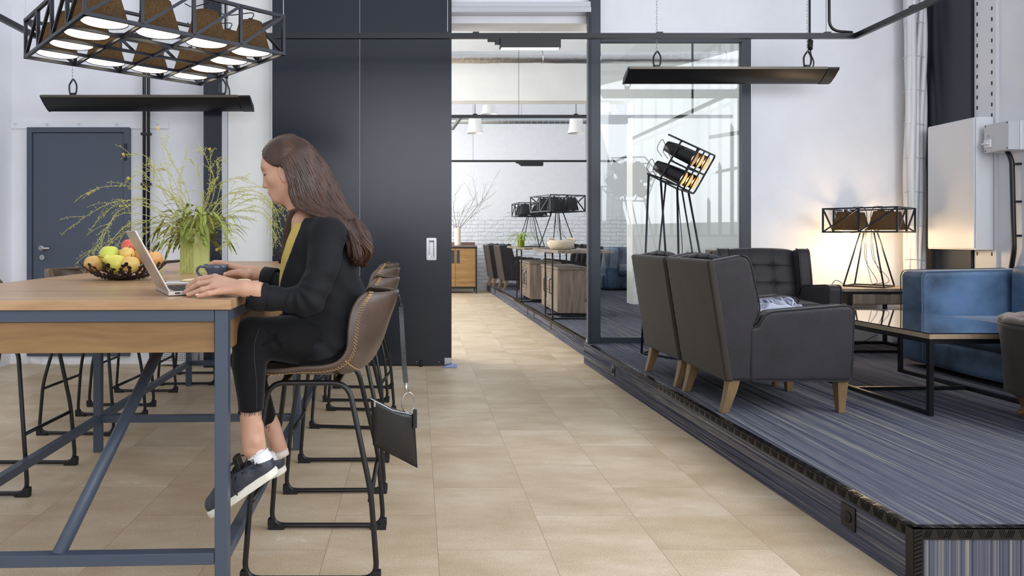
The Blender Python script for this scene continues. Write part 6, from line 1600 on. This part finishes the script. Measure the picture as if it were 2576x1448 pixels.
q.D = np.where(q.Y >= 2.47, np.maximum(q.D, (q.X-p_.x)*n_.x+(q.Z-p_.z)*n_.z), q.D)
seat_clear(q)
jn = q.build('jeans', M_jean, pe, off=PO)
mb = MB(); random.seed(9)
for (c, r, yy, nrm) in ((at(632,1033,2.265), .040, 0, None), (at(672,1064,2.575), .038, 0, None)):
    for k in range(60):
        a_ = random.uniform(0, 2*PI); p = c+Vector((math.cos(a_)*r, math.sin(a_)*r, -.008*math.cos(a_) if c.y > 2.5 else 0)); L = random.uniform(.004,.010)*(3 if random.random() < .05 else 1)
        mb.tube([p+Vector((0,0,.004)), p+Vector((random.uniform(-.003,.003), random.uniform(-.002,.002), -L))], .0007, 3)
mb.build('frayed_hem', M_jean, jn, off=PO)
mb = MB(); mb.tube(catmull([at(652,826,2.285), at(641,860,2.262), at(640,900,2.242), at(645,960,2.232), at(646,1028,2.222)], 8), .0013, 4); mb.build('seam', mat('grey_thread', srgb(34,35,41), .8), jn, off=PO)
# --- shoes: local x heel to toe, z up
def shoe(org, ang, yaw, s=1.0):
    XF = Matrix.Translation(org) @ Matrix.Rotation(yaw, 4, 'Z') @ Matrix.Rotation(PI, 4, 'Z') @ Matrix.Rotation(ang, 4, 'Y')
    root = MB()
    q = SDF((-.03,-.07,-.01), (.28,.07,.15), .0032)
    q.chain([(.035,0,.035),(.11,0,.040),(.19,0,.036),(.228,0,.030)], [.034,.037,.041,.034], 0); q.ell((.03,0,.06), (.036,.033,.045), .02); q.cap((.09,0,.062), (.16,0,.046), .030, .026, .03)
    q.D = np.maximum(q.D, .020-q.Z); q.D = np.maximum(q.D, q.Z-np.interp(q.X, [0,.02,.05,.10,.14,.3], [.098,.094,.074,.078,.085,.09]).astype(np.float32))
    q.cut(q._e((.045,0,.105), (.034,.024,.050)), .006)
    up = q.build('shoe_upper', mat('charcoal_shoe_leather', srgb(52, 56, 66), .48, bump=.1, bscale=120), pe, off=PO, xf=XF)
    q = SDF((-.03,-.07,-.02), (.29,.07,.05), .0035)
    d = np.minimum(np.minimum(q._c((.035,0,.012),(.10,.002,.012),.036,.036), q._c((.10,.002,.012),(.19,-.002,.012),.036,.045)), q._c((.19,-.002,.012),(.226,0,.012),.045,.040))
    h = np.interp(q.X, [0,.1,.2,.26], [.030,.026,.022,.026]).astype(np.float32)
    q.D = np.maximum(d, np.maximum(q.Z-h, -q.Z-.0)); q.build('shoe_sole', mat('off_white_rubber', srgb(226, 222, 208), .6), up, off=PO, xf=XF)
    q = SDF((-.03,-.06,.03), (.09,.06,.13), .003)
    q.ell((.027,0,.064), (.0385,.0350,.040)); q.cut(q._e((.045,0,.105), (.036,.0265,.052)), .003); q.D = np.maximum(q.D, q.X-.03-.35*(.10-q.Z)); q.D = np.maximum(q.D, .052+.35*q.X-q.Z)
    q.build('heel_tab', mat('white_leather', srgb(232, 230, 234), .5), up, off=PO, xf=XF)
    mb = MB(); mb.prism([(.092,.07),(.108,.078),(.094,.124),(.078,.120)], lambda a, b, t: XF @ Vector((a, t, b)), -.022, .022); mb.build('shoe_tongue', M_bag, up, off=PO, bevel=.003)
    mb = MB(); mb.tube([XF @ Vector((.02+.03*0+.034*math.cos(t)+.005, .029*math.sin(t), .086+.004*math.cos(t))) for t in [2*PI*i/24 for i in range(24)]], .0032, 6, closed=True); mb.build('collar', MATS['white_leather'], up, off=PO, smooth=True)
    mb = MB()
    for k in range(5):
        x = .108+k*.017; z = .094-k*.0075; mb.tube([XF @ Vector(p) for p in bez((x,-.026,z-.014),(x+.006,0,z+.010),(x+.012,.026,z-.014),6)], .0028, 6); mb.tube([XF @ Vector(p) for p in bez((x+.012,-.026,z-.014),(x+.006,0,z+.012),(x,.026,z-.014),6)], .0028, 6)
    mb.tube([XF @ Vector(p) for p in catmull([(.11,.0,.104),(.09,.035,.115),(.115,.046,.10),(.12,.040,.07),(.13,.047,.045),(.135,.047,.020)],5)], .0026, 6)
    mb.tube([XF @ Vector(p) for p in catmull([(.11,.0,.104),(.13,.03,.125),(.15,.040,.10),(.12,.030,.095)],5)], .0026, 6)
    mb.build('laces', M_rubber, up, off=PO, smooth=True)
    mb = MB(); random.seed(2)
    for k in range(34):
        x = random.uniform(.02,.20); z = random.uniform(.038,.072 if x < .12 else .055); a0 = random.uniform(0, 6)
        yy = .0365+.003*(x > .12)
        for j in range(3 if k % 2 else 1):
            a_ = a0+j*2*PI/3; mb.bar(XF @ Vector((x,yy,z)), XF @ Vector((x+.006*math.cos(a_), yy, z+.006*math.sin(a_))), .0012)
    mb.build('punched_pattern', M_rubber, up, off=PO)
shoe(at(702, 1186, 2.255), math.radians(34), 0.0); shoe(at(722, 1182, 2.575), math.radians(22), .10)
# socks
for c0, c1 in ((at(647,1136,2.26), at(655,1152,2.26)), (at(703,1132,2.57), at(707,1147,2.57))):
    mb = MB(); mb.tube([c0, c1], [.0310,.031], 20); mb.build('sock', mat('cream_sock', srgb(216, 204, 196), .9, bump=.2, bscale=200), pe, off=PO, smooth=True)
# --- hair: a mass plus many strands
q = SDF(mm(-190,-100,-160), mm(110,100,135), .004)
q.ell(mm(-15,0,32), mm(96,77,85)); q.chain([mm(-40,0,10), mm(-62,0,-50), mm(-70,0,-110)], [.070,.060,.045], .03)
fx = np.interp(q.Z*1000, [-140,-60,-45,-25,-5,12,30,55,80,130], [-30,-18,-6,2,10,30,48,64,66,70])*.001
fx = fx-.010*np.clip(1-abs(q.Y)/.05, 0, 1)*(q.Z > .05)
q.D = np.maximum(q.D, q.X-fx)
q.build('hair', M_hair, pe, off=PO, xf=HM)
random.seed(17)
def H(u, v, w): return HM @ Vector(mm(u, v, w))
mb = MB()
def lock(pts, r, n=5):
    p = catmull(pts, 5); L = len(p); mb.tube(p, [r*(.55+.75*math.sin(PI*min(.96,(i+1.5)/(L+3)))) for i in range(L)], n)
W_ = lambda px, py, d: at(px, py, D0+d)
j = lambda a: random.uniform(-a, a)
Fp = [(709,412,-.085),(722,452,-.090),(729,490,-.085),(748,522,-.095),(795,538,-.12),(842,550,-.13),(876,590,-.12),(895,640,-.11)]
Bp = [(784,368,-.010),(818,412,.0),(846,460,.01),(872,506,.02),(898,545,.03),(922,580,.03),(932,614,.02),(918,648,.0)]
HI = HM.inverted()
def onhead(x, y, dp):
    l = HI @ W_(x, y, 0); r2 = ((l.x*1000+15)/99)**2+((l.z*1000-32)/88)**2
    return min(dp, -(.080*math.sqrt(1-r2)+.002)) if r2 < 1 else dp
for k in range(1500):
    b = random.random()**.9; wv = b*13+random.uniform(-.5,.5)
    ru = 66-128*min(1, b*.95); rw = 33+88*math.sqrt(max(.02, 1-((ru+15)/99)**2)); p0 = H(ru+j(3), random.uniform(-6,8), rw)
    f, g = Fp[0], Bp[0]; x0_ = CX+p0.x/p0.y*FOC; y0_ = CY-(p0.z-CAMH)/p0.y*FOC
    fx_, fy_ = f[0]+(g[0]-f[0])*b, f[1]+(g[1]-f[1])*b
    pts = [p0]
    for t in (.25, .5, .75):
        bow = math.sin(t*PI)*(1-b)*8; x = x0_+(fx_-x0_)*t-bow*.2; y = y0_+(fy_-y0_)*t-bow; pts.append(W_(x, y, onhead(x, y, -.01)))
    cut = 8-(random.random() < .25)
    for i in range(0, cut):
        f, g = Fp[i], Bp[i]; am_ = .6+i*.85
        x = f[0]+(g[0]-f[0])*b+j(1.6)+am_*math.sin(i*1.5+wv); y = f[1]+(g[1]-f[1])*b+j(1.6)+am_*.8*math.cos(i*1.4+wv)
        dp = onhead(x, y, f[2]*(1-b*b)+g[2]*b*b)+j(.002+.0012*i)-(.010*random.random() if i > 2 else .001)
        pts.append(W_(x, y, dp))
    if cut == 8: pts.append(W_(x-4+j(8), y+14+j(8), dp+.01))
    lock(pts, random.choice((.0012,.0018,.0024)), 4)
for k in range(170):    # far side, falling in front of the far shoulder
    b = random.random(); ru = 60-90*b
    p0 = H(ru, -5, 34+87*math.sqrt(max(.02, 1-((ru+16)/100)**2))); p1 = H(ru*.6, -60, 60)
    if b < .6: lock([p0, p1, H(-5, -82, 0), W_(735+10*b, 515, .085), W_(722+22*b, 560+j(6), .10), W_(716+26*b+j(4), 605+j(8), .11), W_(704+22*b+j(5), 650+j(14), .11)], .0030)
    else: lock([p0, p1, H(-88, -40*b, 20), W_(812, 490, .05*b), W_(850, 545, .08*b), W_(888, 590, .09*b)], .0034)
def HS(u_, w_, lift=0.0):
    r2 = ((u_+15)/97)**2+((w_-32)/86)**2
    return H(u_, (79*math.sqrt(max(.0004, 1-r2))+2+lift), w_)
for k in range(620):   # from the hairline at brow and temple back over the ear
    w0 = random.uniform(10, 112); u0 = float(np.interp(w0, [5,12,30,55,80,112], [6,28,46,62,66,52]))+1.5+j(1.5); u0 = min(u0, -15+97*.97*math.sqrt(max(0, 1-((w0-32)/86)**2)))
    e = random.random(); row = [HS(u0, w0, -1)]
    ue, we = -12-46*e, -6+30*e+.35*max(0, w0-20)
    for t in (.2, .45, .7, 1):
        row.append(HS(u0+(ue-u0)*t, w0+(we-w0)*t**1.25+5*math.sin(PI*t), 1.5*random.random()))
    lp_ = row[-1]; row.append(lp_+Vector((.018+.01*e, -.004+.012*e, -.032)))
    lock(row, random.choice((.0011,.0016,.0021)), 4)
for k in range(0):   # crown strands swept back, close to the skull
    a_ = random.uniform(-1.2, .5); t0 = random.uniform(0, .35)
    row = []
    for i in range(6):
        t = t0+i*.13; u_ = 64-150*t; aa = a_*(.45+.9*t); rr = math.sqrt(max(.03, 1-((u_+16)/101)**2))
        row.append(H(u_, 82*math.sin(aa)*rr, 33+89*math.cos(aa)*rr-28*max(0,t-.5)))
    lock(row, random.choice((.0014,.0022)), 4)
for k in range(90):     # ends curl
    b = random.random(); x = 872+46*b; y = 600+j(12)
    lock([W_(x-20,y-40,-.10), W_(x,y,-.11), W_(x+16*b+4,y+26,-.10), W_(x+10,y+46,-.08), W_(x-4,y+52,-.07)], .0032)
mb.build('hair_strands', M_hair, pe, off=PO, smooth=True)
